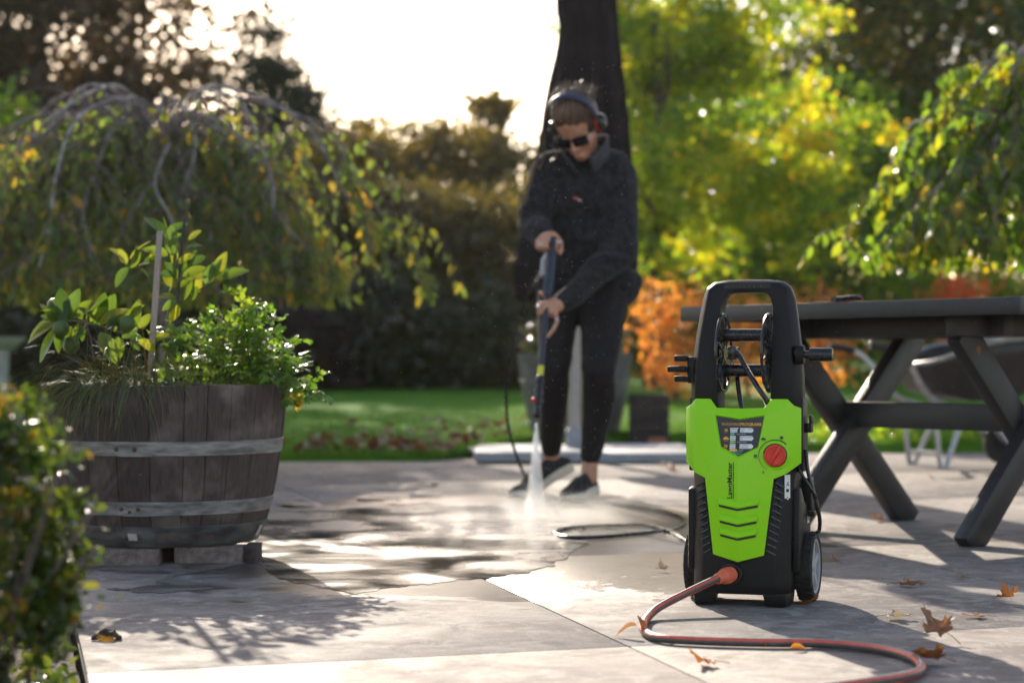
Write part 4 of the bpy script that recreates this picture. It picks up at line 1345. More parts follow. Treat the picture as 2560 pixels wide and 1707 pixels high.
def surf_y(x, z, tris=TR):
    ax = abs(x)
    best = None
    for a, b_, c in tris:
        den_ = (b_[2] - c[2]) * (a[0] - c[0]) + (c[0] - b_[0]) * (a[2] - c[2])
        if abs(den_) < 1e-12: continue
        u = ((b_[2] - c[2]) * (ax - c[0]) + (c[0] - b_[0]) * (z - c[2])) / den_
        v = ((c[2] - a[2]) * (ax - c[0]) + (a[0] - c[0]) * (z - c[2])) / den_
        m_ = min(u, v, 1 - u - v)
        if best is None or m_ > best[0]: best = (m_, u * a[1] + v * b_[1] + (1 - u - v) * c[1])
    return best[1]
def facet_mesh(faces, name, mat, thick=0.004, bev=0.0025):
    b = B()
    idx = {}
    for f in faces:
        for g in (f, tuple(mir(p) for p in f)[::-1]):
            vs = []
            for p in g:
                k = tuple(round(c_, 5) + 0.0 for c_ in p)
                if k not in idx: idx[k] = b.bm.verts.new(p)
                if idx[k] not in vs: vs.append(idx[k])
            if len(vs) > 2:
                try: b.bm.faces.new(vs)
                except ValueError: pass
    bmesh.ops.triangulate(b.bm, faces=b.bm.faces[:], quad_method='BEAUTY', ngon_method='BEAUTY')
    bmesh.ops.dissolve_limit(b.bm, angle_limit=R(1.5), verts=b.bm.verts[:], edges=b.bm.edges[:])
    bmesh.ops.recalc_face_normals(b.bm, faces=b.bm.faces[:])
    me = b.mesh(name, mat, False)
    o = link(name, me, wsh)
    so = o.modifiers.new('s', 'SOLIDIFY')
    so.thickness = thick
    so.offset = -1
    bv = o.modifiers.new('b', 'BEVEL')
    bv.width = bev
    bv.segments = 3
    bv.limit_method = 'ANGLE'
    bv.angle_limit = R(8)
    me2 = evaluated(o)
    me2.polygons.foreach_set('use_smooth', [True] * len(me2.polygons))
    me2.set_sharp_from_angle(angle=R(40))
    return link(name, me2, wsh)
# recess for the chevron vents in the lower facets is built as proud/sunk pieces below
cover = facet_mesh(half + wall_, 'front_cover', M['green'])
# chevron vents: sloping lips with a dark slot underneath
for zc, hw in ((.2235, .0445), (.1875, .042), (.157, .0405)):
    for sgn in (-1, 1):
        up_, sl_, dk = [], [], []
        def q(x, z, dy): return (sgn * x, surf_y(x, z) + dy, z)
        slope = -0.22
        def zz(x): return zc + 0.0085 * (x / hw)
        n_ = 8
        lip = B()
        lip.loft([[q(x, zz(x) + .012, -.0003), q(x, zz(x) + .009, -.0030), q(x, zz(x) + .001, -.0078), q(x, zz(x) - .002, -.0074), q(x, zz(x) - .0035, -.0003)] for x in [hw * i / n_ for i in range(n_ + 1)]], False, False)
        lip.loft([[q(hw, zz(hw) + .012, -.0003), q(hw, zz(hw) + .009, -.0030), q(hw, zz(hw) + .001, -.0078), q(hw, zz(hw) - .002, -.0074), q(hw, zz(hw) - .0035, -.0003)],
                  [q(hw + .003, zz(hw) + .009, -.0001), q(hw + .003, zz(hw) + .0065, -.0004), q(hw + .003, zz(hw) + .001, -.0004), q(hw + .003, zz(hw) - .001, -.0004), q(hw + .003, zz(hw) - .003, -.0001)]], False, False)
        lip.done('vent_lip', M['green'], cover, ang=25)
        sl2 = B()
        sl2.loft([[q(x, zz(x) - .0036, -.0008), q(x, zz(x) - .0082, -.0008)] for x in [hw * i / n_ for i in range(n_ + 1)]], False, False)
        sl2.done('vent_slot', M['print_black'], cover)

# printed label in the recess
lab = B()
idx = [(.0, lt0s), (1, lts), (1, lbs), (0, ls), (-1, lbs), (-1, lts)]
lab.poly([((p[0] if s >= 0 else -p[0]), p[1] - .0012, p[2]) for s, p in idx], [(0, 1, 2, 3), (0, 3, 4, 5)])
plate = lab.done('label', M['label_black'], wsh)
def on_label(x0, z0, lift=.0006):
    return lambda x, y: (x0 + x, surf_y(x0 + x, z0 + y, TRL) - .0012 - lift, z0 + y)
text_mesh('WASHING ', 0.0095, M['print_amber'], 'lettering', plate, on_label(-.0415, .4065), 0.0, 'LEFT')
text_mesh('PROGRAMS', 0.0095, M['print_amber'], 'lettering', plate, on_label(.0005, .4065), 0.00025, 'LEFT')
def arrow(z0, z1, x0, x1, mt, tip=.004):
    b = B()
    f = on_label(0, 0, .0005)
    zs = [(x0, z0), ((x0 + x1) / 2, z0), (x1, z0), (x1 + tip, (z0 + z1) / 2), (x1, z1), ((x0 + x1) / 2, z1), (x0, z1)]
    b.poly([f(x, z) for x, z in zs], [(0, 1, 5, 6), (1, 2, 3, 4, 5)])
    b.done('printed_arrow', M[mt], plate)
rows_ = [(.4015, ('GARDEN FURNITURE, SURFACES,', 'BICYCLES, PLASTERS...'), '50%', 'ENERGY SAVING', .012, 'print_teal', 'SOFT'),
         (.3835, ('CARS, MOTORBIKES, CARAVANS,', 'PLASTERED WALLS...'), '25%', 'ENERGY SAVING', .015, 'print_leaf', 'MEDIUM'),
         (.3655, ('METAL RAILINGS, GARDEN', 'TOOLS, BRICKS, TERRACES...'), '100%', 'POWER', .019, 'print_amber', 'HARD')]
for z, (l1, l2), pc, en, ln, mt, nm in rows_:
    arrow(z - .0105, z, -.0215, .0285, 'print_white')
    text_mesh(l1, .0034, M['print_black'], 'lettering', plate, on_label(-.0205, z - .0042, .001))
    text_mesh(l2, .0034, M['print_black'], 'lettering', plate, on_label(-.0205, z - .0088, .001))
    arrow(z - .0165, z - .0112, -.0215, -.0215 + ln - .003, mt, .003)
    text_mesh(pc, .0048, M['print_white'], 'lettering', plate, on_label(-.0205, z - .0156, .001))
    text_mesh(en, .0028, M['print_white'], 'lettering', plate, on_label(-.0205 + ln + .002, z - .015, .001))
    text_mesh(nm, .0028, M['print_amber'], 'lettering', plate, on_label(-.031, z - .0125, .0008), 0, 'CENTER')
# pictograms: fence posts, car, brick wall
pf = on_label(0, 0, .0007)
def flat(polys, mt, name='pictogram'):
    b = B()
    for pg in polys: b.poly([pf(x, z) for x, z in pg], [tuple(range(len(pg)))])
    b.done(name, M[mt], plate)
flat([[(-.034 + i * .0024, .3925), (-.0326 + i * .0024, .3925), (-.0326 + i * .0024, .3995), (-.034 + i * .0024, .3995)] for i in range(3)] + [[(-.0345, .3955), (-.0265, .3955), (-.0265, .3965), (-.0345, .3965)]], 'print_amber')
flat([[(-.038, .375), (-.024, .375), (-.024, .378), (-.0262, .3785), (-.0285, .3815), (-.0335, .3815), (-.036, .3785), (-.038, .378)]], 'print_amber')
flat([[(-.035 + (i % 2) * .0015 + j * .0042, .357 + i * .0024), (-.0315 + (i % 2) * .0015 + j * .0042, .357 + i * .0024), (-.0315 + (i % 2) * .0015 + j * .0042, .3588 + i * .0024), (-.035 + (i % 2) * .0015 + j * .0042, .3588 + i * .0024)] for i in range(3) for j in range(2)], 'print_amber')
flat([[(-.0105 + .0035 * math.cos(a) * (1.2 if k > 5 else 1), .3455 + .0035 * math.sin(a)) for k, a in enumerate([i * .5236 for i in range(12)])]], 'print_teal')
text_mesh('ECO', .0066, M['print_teal'], 'lettering', plate, on_label(-.0055, .3452, .0008), .0002)
text_mesh('energy saving', .0022, M['print_white'], 'lettering', plate, on_label(-.007, .3425, .0008))

# maker's lettering up the left lower facet
def on_cover(x0, z0, lift=.0007):
    return lambda x, y: (x0 - y, surf_y(x0 - y, z0 + x) - lift, z0 + x)
text_mesh('LawnMaster', .0165, M['print_black'], 'lettering', cover, on_cover(-.0135, .2425), .00035)
f_ = on_cover(-.0135, .2425)
for a_, c_ in ((0.0, .0345), (.0385, .082)):
    b = B()
    b.loft([[f_(a_ + (c_ - a_) * i / 6, -.0026), f_(a_ + (c_ - a_) * i / 6, -.0042)] for i in range(7)], False, False)
    b.done('underline', M['print_black'], cover)

# dial on the right shoulder facet
DX, DZ = .0805, .3405
def rough_n(x, z):
    e = .004
    return Vector((-(surf_y(x + e, z) - surf_y(x - e, z)) / (2 * e), 1, -(surf_y(x, z + e) - surf_y(x, z - e)) / (2 * e))).normalized() * -1
dn = rough_n(DX, DZ)
dn = Vector((dn.x * 0.6, dn.y, dn.z * 0.6)).normalized()
DM = frame_from(dn)
dc = Vector((DX, surf_y(DX, DZ), DZ))
b = B()
b.lathe([(.0335, -.012), (.0335, .001), (.0325, .003), (.0292, .0045), (.0275, .0045), (.0262, .003)], 48, DM, loc=dc)
b.done('dial_bezel', M['green'], wsh)
b = B()
b.lathe([(.0266, .0028), (.0, .003)], 40, DM, loc=dc)
b.done('dial_ring', M['print_black'], wsh)
dial = B()
dial.lathe([(.0245, .003), (.0245, .012), (.0235, .0135), (.0205, .0138), (.0196, .0125), (.0, .0115)], 48, DM, loc=dc)
dial = dial.done('dial', M['red'], wsh)
gr = B()
ax_ = (DM @ Vector((math.cos(R(62)), math.sin(R(62)), 0)))
# orient the grip so that it leans to the right in the photograph
gx_ = Vector((.5, 0, .866))
gx_ = (gx_ - dn * gx_.dot(dn)).normalized()
gy_ = dn.cross(gx_)
gM = Matrix((gx_, gy_, dn)).transposed()
gr.box(dc + dn * .0155, (.045, .0085, .0085), gM)
gr.bevel(.0016, 2)
gr.done('dial_grip', M['red'], dial)
# scale arc and symbols printed round the dial
arc = B()
rr = []
for i in range(41):
    a = R(245 - 200 * i / 40)
    wd = .0004 + .0016 * (i / 40)
    row = []
    for r_ in (.0342 - .0002, .0342 + wd):
        # angle measured in the photograph, clockwise scale from the lower left to the upper right
        x, z = DX + r_ * math.cos(a), DZ + r_ * math.sin(a)
        row.append((x, surf_y(x, z) - .0012 - .0022 * (1), z))
    rr.append(row)
arc.loft(rr, False, False)
arc.done('dial_scale', M['print_black'], wsh)
def on_cov(x0, z0, lift=.0012): return lambda x, y: (x0 + x, surf_y(x0 + x, z0 + y) - lift, z0 + y)
text_mesh('0', .008, M['print_black'], 'lettering', cover, on_cov(.0565, .3005), .0002, 'CENTER')
for x, z, pic in ((.0555, .3755, 'car'), (.0945, .378, 'wall'), (.0385, .337, 'fence')):
    b = B()
    g_ = on_cov(x, z)
    if pic == 'car': pgs = [[(-.0055, 0), (.0055, 0), (.0055, .0022), (.003, .0026), (.0012, .0046), (-.0024, .0046), (-.004, .0024), (-.0055, .002)]]
    elif pic == 'wall': pgs = [[(-.0032, 0), (.0032, 0), (.0032, .0052), (-.0032, .0052)]]
    else: pgs = [[(-.003 + i * .0023, 0), (-.0013 + i * .0023, 0), (-.0013 + i * .0023, .0055), (-.003 + i * .0023, .0055)] for i in range(3)]
    pgs.append([(-.004, -.0022), (.004, -.0022), (.004, -.0010), (-.004, -.0010)])
    for pg in pgs: b.poly([g_(x_, z_) for x_, z_ in pg], [tuple(range(len(pg)))])
    b.done('pictogram', M['print_black'], cover)

# black body
body = B()
def ring(z, hx, yf, yb, ch, cf=None):
    cf = ch if cf is None else cf
    return [(-hx + cf, yf, z), (hx - cf, yf, z), (hx, yf + cf * 1.25, z), (hx, yb - ch, z), (hx - ch, yb, z), (-hx + ch, yb, z), (-hx, yb - ch, z), (-hx, yf + cf * 1.25, z)]
body.loft([ring(.026, .108, -.098, .10, .02, .026), ring(.05, .112, -.100, .105, .02, .028), ring(.12, .1125, -.0985, .105, .02, .03), ring(.28, .1165, -.088, .09, .02, .034), ring(.325, .1215, -.062, .075, .02, .03), ring(.44, .1215, -.046, .055, .02, .02)])
body.bevel(.005, 2, 20)
bodyo = body.done('body', M['black_plastic'], wsh)
# feet and the arch between them
for s in (-1, 1):
    b = B()
    b.loft([[(s * .060, -.094, 0), (s * .104, -.092, 0), (s * .110, -.05, 0), (s * .108, -.01, 0), (s * .07, -.01, 0)],
            [(s * .052, -.0985, .03), (s * .107, -.0965, .03), (s * .1135, -.05, .03), (s * .111, -.005, .03), (s * .064, -.005, .03)]])
    b.bevel(.003, 2)
    b.done('foot', M['black_plastic'], bodyo)
# louvres beside the cover
for s in (-1, 1):
    for i in range(11):
        z = .118 + i * .0152
        t_ = (z - .116) / (.288 - .116)
        xi = .0585 + (.079 - .0585) * t_ + .004
        yy = -.0985 + (.012) * max(0, (z - .12) / .16)
        b = B()
        a_, c_ = Vector((s * xi, yy - .002, z + .009)), Vector((s * (xi + .02), yy + .004, z - .002))
        b.bar(a_, c_, .0035, .006, (0, -1, 0.4))
        b.done('vent_slat', M['gloss_black'], bodyo)
# front inlet collar
ic = Vector((-.0165, -.103, .0725))
b = B()
b.lathe([(.0255, -.006), (.0255, .004), (.0235, .006), (.019, .006), (.018, -.004), (.0, -.004)], 32, frame_from((0, -1, 0.0)), loc=ic)
b.done('inlet', M['print_black'], bodyo)
# side housing over the wheel and rear box
for s in (-1, 1):
    b = B()
    b.prism([(s * .1125, -.055, .075), (s * .1125, .06, .145), (s * .1125, .105, .150), (s * .1125, .105, .235), (s * .1125, .03, .225), (s * .1125, -.02, .265), (s * .1125, -.05, .26)], (s * .016, 0, 0))
    b.bevel(.004, 2)
    b.done('side_housing', M['black_plastic'], bodyo)
# warning sticker and barcode sticker on the right side
st_n = Vector((.78, -.62, 0))
def sticker(c, u, v, w_, h_, mt, name, n_):
    c, u, v, n_ = Vector(c), Vector(u).normalized(), Vector(v).normalized(), Vector(n_).normalized()
    b = B()
    b.poly([c + u * sx * w_ / 2 + v * sy * h_ / 2 + n_ * .0009 for sx, sy in ((-1, -1), (1, -1), (1, 1), (-1, 1))], [(0, 1, 2, 3)])
    return b.done(name, M[mt], wsh), (lambda x, y, k=.0016: c + u * x + v * y + n_ * k)
# hand-rail frame: one U of varying section
def arch_pts(z): return z
HB = B()
sec = []
def hsec(cx, cz, half_w, dx, dz, yc, dep):
    """cross-section at a point of the U: half_w across the arm inside the plane of the U"""
    n2 = Vector((dx, 0, dz)).normalized()
    c = Vector((cx, yc, cz))
    o = []
    ch_ = .012
    for u, v in ((-1, -1), (-1, 1), (1, 1), (1, -1)):
        p = c + n2 * u * half_w
        if u > 0:
            o += [p + Vector((0, v * (dep - ch_ * 1.6), 0)), p - n2 * ch_ + Vector((0, v * dep, 0))] if v > 0 else [p - n2 * ch_ + Vector((0, v * dep, 0)), p + Vector((0, v * (dep - ch_ * 1.6), 0))]
            if v > 0: pass
        else:
            o += [p + Vector((0, v * dep, 0))]
    return o
def usec(t):
    pass
outer = [(.131, .440), (.129, .52), (.122, .60), (.114, .66), (.108, .695), (.098, .722), (.080, .736), (.05, .7395), (0, .7405)]
inner = [(.0605, .440), (.0605, .52), (.061, .60), (.0615, .65), (.0600, .675), (.055, .696), (.046, .7065), (.03, .7095), (0, .7100)]
ys = [-.004, -.002, .004, .011, .015, .018, .020, .021, .021]
dp = [.040, .038, .034, .031, .029, .027, .025, .024, .024]
left, right = [], []
for (ox, oz), (ix, iz), yc, dd in zip(outer, inner, ys, dp):
    o_, i_ = Vector((ox, yc, oz)), Vector((ix, yc, iz))
    n2 = (o_ - i_).normalized()
    c1 = .016 if oz < .70 else .010
    rg = [i_ + Vector((0, -dd, 0)), i_ + Vector((0, dd, 0)), o_ - n2 * c1 + Vector((0, dd, 0)), o_ + Vector((0, dd - c1, 0)), o_ + Vector((0, -dd + c1 * 1.7, 0)), o_ - n2 * c1 * 1.0 + Vector((0, -dd, 0))]
    right.append(rg)
rings_ = right + [[Vector((-p.x, p.y, p.z)) for p in rg] for rg in right[-2::-1]]
HB.loft(rings_)
HB.bevel(.0035, 2, 28, False)
handle = HB.done('handle', M['black_plastic'], wsh, ang=30)
# recessed grip in the top of the handle
b = B()
b.prism([(-.052, -.0035, .7195), (.052, -.0035, .7195), (.056, -.0035, .7245), (.052, -.0035, .7305), (-.052, -.0035, .7305), (-.056, -.0035, .7245)], (0, -.0012, 0))
b.done('grip_recess', M['print_black'], handle)
b = B()
for i in range(9): b.box((-.044 + i * .011, -.0052, .7245), (.0025, .0018, .008))
b.done('grip_ribs', M['gloss_black'], handle)
# dark flanks behind the cover, down the sides
for s in (-1, 1):
    b = B()
    b.prism([(s * .118, -.028, .30), (s * .118, .045, .30), (s * .118, .045, .47), (s * .118, -.02, .47)], (s * .014, 0, 0))
    b.bevel(.004, 2)
    b.done('flank', M['black_plastic'], wsh)
# small hook on the right flank and left clip
b = B().box((.138, .02, .40), (.016, .03, .022)).box((.144, .02, .418), (.006, .03, .02))
b.bevel(.002, 2).done('cable_hook', M['black_plastic'], wsh)
b = B().box((.126, .075, .245), (.024, .04, .075)).box((.13, .07, .20), (.03, .03, .012))
b.bevel(.002, 2).done('cable_hook', M['black_plastic'], wsh)

# reel
RC = Vector((0, -.016, .571))
reel = thing('hose_reel', None, None)
reel.parent = wsh
reel.location = RC
for s in (-1, 1):
    b = B()
    Mx = frame_from((s, 0, 0))
    b.lathe([(.0905, -.003), (.0925, 0), (.0905, .003), (.0835, .003), (.082, 0), (.0835, -.003), (.0905, -.003)], 56, Mx, loc=(s * .0525, 0, 0))
    b.lathe([(.036, -.002), (.036, .003), (.030, .003), (.030, -.002), (.036, -.002)], 32, Mx, loc=(s * .0525, 0, 0))
    b.lathe([(.0, -.004), (.018, -.004), (.018, .007), (.0, .007)], 24, Mx, loc=(s * .0525, 0, 0))
    for k in range(12):
        a = k * math.pi / 6 + .2
        u = Vector((0, math.cos(a), math.sin(a)))
        b.bar(Vector((s * .0525, 0, 0)) + u * .016, Vector((s * .0525, 0, 0)) + u * .085, .004, .0075 if k % 2 else .005, (1, 0, 0))
    b.done('flange', M['gloss_black'], reel)
for k in range(2):
    a = R(100) + k * math.pi
    c_ = Vector((0, math.cos(a), math.sin(a))) * .041
    B().cyl(c_ + Vector((-.051, 0, 0)), c_ + Vector((.051, 0, 0)), .0145, n=18).done('drum_bar', M['gloss_black'], reel)
B().cyl((-.1, 0, 0), (-.054, 0, 0), .011, n=14).cyl((.054, 0, 0), (.12, 0, 0), .011, n=14).done('axle', M['gloss_black'], reel)
# crank knob on the right
b = B()
b.lathe([(.0, -.01), (.021, -.01), (.0225, -.006), (.0225, .004), (.020, .008), (.0, .009)], 28, frame_from((1, 0, 0)), loc=(.128, -.012, -.004))
crank = b.done('crank_hub', M['black_plastic'], reel)
b = B()
b.lathe([(.009, .0), (.009, .012), (.0158, .013), (.0163, .018), (.0155, .06), (.0148, .065), (.0, .066)], 14, frame_from((1, 0, 0)), loc=(.136, -.016, -.004))
b.done('crank_knob', M['gloss_black'], reel, ang=60)
# gun holder with three prongs on the left
b = B().box((-.128, .0, .532), (.022, .04, .062))
b.bevel(.005, 2)
hold = b.done('gun_holder', M['black_plastic'], wsh)
for y_, z_, l_ in ((-.01, .5585, .032), (-.02, .5335, .046), (-.01, .511, .032)):
    b = B().box((-.136 - l_ / 2, y_, z_), (l_, .03, .0145))
    b.bevel(.0035, 2).done('prong', M['black_plastic'], hold)
# hoses of the reel
b = B()
b.tube(smooth_path([RC + Vector((-.03, -.01, .005)), RC + Vector((-.012, -.03, -.004)), RC + Vector((.012, -.045, -.04)), RC + Vector((.035, -.055, -.075)), RC + Vector((.055, -.055, -.105)), RC + Vector((.062, -.04, -.13))], 6), .0062, 10)
b.done('reel_hose', M['gloss_black'], wsh)
b = B()
b.tube(smooth_path([RC + Vector((-.028, .03, -.035)), RC + Vector((-.02, .01, -.08)), RC + Vector((-.008, -.01, -.13)), RC + Vector((0, -.01, -.16))], 6), .0056, 10)
b.done('reel_hose', M['gloss_black'], wsh)
B().box((-.028, -.02, .571), (.02, .05, .03)).bevel(.004, 2).done('swivel', M['gloss_black'], wsh)

# cables on the right side
cb = B()
cb.tube(smooth_path([(.136, -.005, .35), (.140, -.012, .31), (.150, -.012, .27), (.160, .0, .225), (.164, .015, .19), (.160, .03, .165), (.152, .05, .158)], 6), .0046, 9)
cb.done('power_cable', M['gloss_black'], wsh)
cb = B()
cb.tube(smooth_path([(.122, -.035, .312), (.133, -.04, .295), (.148, -.03, .268), (.158, -.01, .245), (.16, .02, .222)], 6), .0038, 9)
cb.done('power_cable', M['gloss_black'], wsh)

# stickers
# the chamfered front corner on the right side: find it with a ray
bpy.context.view_layer.update()
def body_ray(o, d):
    dg = bpy.context.evaluated_depsgraph_get()
    ok, loc, nr_, ix = bodyo.ray_cast(Vector(o), Vector(d).normalized())
    return (loc, nr_) if ok else (Vector(o), Vector((1, 0, 0)))
loc_, nr_ = body_ray((.3, -.3, .265), (-.19, .2285, 0))
u_ = Vector((0, 0, 1)).cross(nr_).normalized()
so, sf = sticker(loc_, u_, (0, 0, 1), .0165, .062, 'print_white', 'warning_sticker', nr_)
b = B()
for pg in ([(-.0045, -.026), (.0045, -.026), (0, -.0175)], [(-.004, -.008), (.004, -.008), (.004, -.001), (-.004, -.001)], [(-.003, .006), (-.001, .006), (.003, .016), (.001, .016)], [(-.001, .011), (.004, .005), (.005, .007), (.0, .013)]):
    b.poly([sf(x, y) for x, y in pg], [tuple(range(len(pg)))])
b.done('sticker_print', M['print_black'], so)
b = B()
b.poly([sf(x, y, .0022) for x, y in [(-.003, -.0252), (.003, -.0252), (0, -.0192)]], [(0, 1, 2)])
b.done('sticker_print', M['print_white'], so)
so, sf = sticker((.1287, .065, .188), (0, 1, 0), (0, 0, 1), .027, .019, 'print_white', 'barcode_sticker', (1, 0, 0))
b = B()
x_ = -.0105
while x_ < .0105:
    w_ = rnd.choice((.0006, .001, .0015))
    b.poly([sf(x_, -.004), sf(x_ + w_, -.004), sf(x_ + w_, .0075), sf(x_, .0075)], [(0, 1, 2, 3)])
    x_ += w_ + rnd.choice((.0007, .0012))
b.done('barcode', M['print_black'], so)

# wheels
for s in (-1, 1):
    wh = thing('wheel', None, None)
    wh.parent = wsh
    wh.location = (s * .130, .062, .079)
    Mx = frame_from((s, 0, 0))
    b = B()
    b.lathe([(.062, -.019), (.070, -.0205), (.0755, -.018), (.0775, -.012), (.0775, .012), (.0755, .018), (.070, .0205), (.064, .0185), (.062, .012), (.062, -.019)], 48, Mx)
    for k in range(26):
        a = k * 2 * math.pi / 26
        for row, of in ((-1, 0), (1, .5)):
            a2 = a + of * 2 * math.pi / 26
            u = Vector((0, math.cos(a2), math.sin(a2)))
            tg = Vector((0, -math.sin(a2), math.cos(a2)))
            xx = Vector((1, 0, 0))
            b.box(u * .0778 + xx * row * .0105, (.0125, .0105, .0042), Matrix((xx, tg, u)).transposed() @ Matrix.Rotation(row * .35, 3, 'Z'))
    b.done('tyre', M['rubber'], wh, ang=30)
    b = B()
    b.lathe([(.064, .004), (.064, .0165), (.0615, .018), (.058, .0165), (.056, .006), (.056, .0)], 48, Mx)
    b.lathe([(.0, .017), (.012, .016), (.015, .013), (.016, .004)], 24, Mx)
    b.lathe([(.06, .003), (.0, .003)], 32, Mx)
    for k in range(5):
        a = k * 2 * math.pi / 5 + .35
        u = Vector((0, math.cos(a), math.sin(a)))
        tg = Vector((0, -math.sin(a), math.cos(a)))
        X = Vector((s, 0, 0))
        b.poly([u * .010 + tg * .0095 + X * .013, u * .010 - tg * .0095 + X * .013, u * .0585 - tg * .0065 + X * .0145, u * .0585 + tg * .0065 + X * .0145,
                u * .010 + tg * .013 + X * .003, u * .010 - tg * .013 + X * .003, u * .0585 - tg * .011 + X * .003, u * .0585 + tg * .011 + X * .003],
               [(0, 1, 2, 3), (0, 3, 7, 4), (1, 5, 6, 2), (2, 6, 7, 3), (0, 4, 5, 1)])
    b.done('rim', M['hub_grey'], wh, ang=30)

# ------------------------------------------------------------------ garden hose with its coupling
hz = 0.0088
Rw = Matrix.Rotation(-WA, 3, 'Z')
inl = WO + Rw @ (ic + Vector((0, -.012, 0)))
indir = (Rw @ Vector((-0.42, -1, -0.12))).normalized()
gh = thing('garden_hose', 'grey garden hose with orange stripes curving over the patio from the washer', 'hose', (inl.x, inl.y, 0))
gof = Vector(gh.location)
pth = [inl + indir * .012, inl + indir * .06, P(1660, 1510, 4.33), P(1620, 1545, 4.25)]
pth[2].z = max(hz + .006, pth[2].z)
pth[3].z = hz
for x, y in ((1608, 1565), (1616, 1583), (1655, 1597), (1760, 1604), (1900, 1608), (2050, 1610), (2180, 1622), (2262, 1640), (2300, 1662), (2292, 1684), (2230, 1700), (2120, 1716), (1990, 1735), (1800, 1765), (1500, 1790)):
    g = G(x, y + 9)
    pth.append(Vector((g.x, g.y, hz)))
sm = [p - gof for p in smooth_path(pth, 9)]
# the hose is swept with a fixed sense of "up" so that its stripes stay in place
def striped(sm, r, n=20):
    rings_ = []
    for i, p in enumerate(sm):
        t = (sm[min(i + 1, len(sm) - 1)] - sm[max(i - 1, 0)]).normalized()
        s_ = t.cross(Vector((0, 0, 1))).normalized()
        u = s_.cross(t)
        rings_.append([p + (s_ * math.cos(2 * math.pi * k / n) + u * math.sin(2 * math.pi * k / n)) * r for k in range(n)])
    return rings_
rg = striped(sm, .0086)
b = B()
b.loft(rg)
hose_o = b.done('tubing', M['hose_grey'], gh)
rg = striped(sm, .0089, 40)
for k0, k1, mt in ((2, 7, 'hose_orange'), (23, 28, 'hose_orange'), (13, 17, 'hose_orange'), (9, 11, 'hose_highlight')):  # the last strip is the highlight painted on top
    b = B()
    b.loft([[r_[k] for k in range(k0, k1 + 1)] for r_ in rg], False, False)
    b.done('stripe', M[mt], gh)
b = B()
Mx = frame_from(-indir)
prof_ = [(.0095, -.052), (.0125, -.05), (.0132, -.036), (.0142, -.034), (.0165, -.028), (.0172, -.02), (.0165, -.016), (.0165, -.006), (.0172, -.004), (.0172, .004), (.0, .006)]
b.lathe(prof_, 30, Mx, loc=inl - gof)
for k in range(22):
    a = k * 2 * math.pi / 22
    u = Mx @ Vector((math.cos(a), math.sin(a), 0))
    b.bar(inl - gof + u * .0172 - Mx @ Vector((0, 0, .005)), inl - gof + u * .0165 - Mx @ Vector((0, 0, .026)), .0022, .0022)
b.done('coupling', M['orange_plastic'], gh)
# ------------------------------------------------------------------ picnic table
TC = Vector((1.23, 6.62, 0))
# direction of the long side, from the far end to the near end, and across
def edge_at(px, y): # a point of the table-top's visible upper edge at height 0.735
    d = (0.735 - H) * F / (HY - y)
    return Vector((px_x(px, d), d, 0))
TA, TB_ = edge_at(1722, 767), edge_at(2546, 742)
tu = (TB_ - TA).normalized()
tw = Vector((-tu.y, tu.x, 0))
if tw.x < 0: tw = -tw
TL = (TB_ - TA).length
TW = 0.92
tmid = (TA + TB_) / 2 + tw * TW / 2
tbl = thing('picnic_table', 'charcoal painted picnic table with crossed legs behind the washer', 'table', (tmid.x, tmid.y, 0), math.atan2(tu.y, tu.x))
# local x runs along the long side towards the near end, local y across (towards the far side or near side)
yy_ = Vector((-math.sin(tbl.rotation_euler.z), math.cos(tbl.rotation_euler.z), 0))
fs = -1 if yy_.dot(tw) > 0 else 1                # local y sign of the visible long side
nb = 7
for i in range(nb):
    wd = TW / nb
    b = B().box((0, fs * (TW / 2 - wd * (i + .5)), .7225), (TL - (.0 if i else 0) + rnd.uniform(-.004, .004), wd - .006, .024))
    b.bevel(.003, 2)
    b.done('top_board', M['table'], tbl)
# edge boards hang below the top
for s in (-1, 1):
    b = B().box((0, s * (TW / 2 + .0105), .7105), (TL + .04, .02, .049))
    b.bevel(.002, 2).done('edge_board', M['table'], tbl)
    b = B().box((s * (TL / 2 + .0085), 0, .7105), (.017, TW - .0005, .049))
    b.bevel(.002, 2).done('edge_board', M['table'], tbl)
XS = TL * 0.27
for s in (-1, 1):
    B().box((s * XS, 0, .6645), (.045, TW - .18, .075)).bevel(.003, 2).done('cross_rail', M['table'], tbl)
    for r_ in (-1, 1):
        a_, c_ = Vector((s * XS + r_ * .026, -r_ * .335, -.005)), Vector((s * XS + r_ * .026, r_ * .30, .645))
        b = B().bar(a_, c_, .092, .05, (1, 0, 0))
        bmesh.ops.bisect_plane(b.bm, geom=b.bm.verts[:] + b.bm.edges[:] + b.bm.faces[:], plane_co=(0, 0, 0.0005), plane_no=(0, 0, -1), clear_outer=True)
        bmesh.ops.holes_fill(b.bm, edges=[e for e in b.bm.edges if e.is_boundary])
        b.bevel(.004, 2, 40).done('leg', M['table'], tbl)
for s in (-1, 1):
    B().box((0, s * .2, .664), (TL * .66, .045, .07)).bevel(.003, 2).done('long_rail', M['table'], tbl)
B().box((0, 0, .375), (2 * XS + .04, .045, .085)).bevel(.003, 2).done('stretcher', M['table'], tbl)
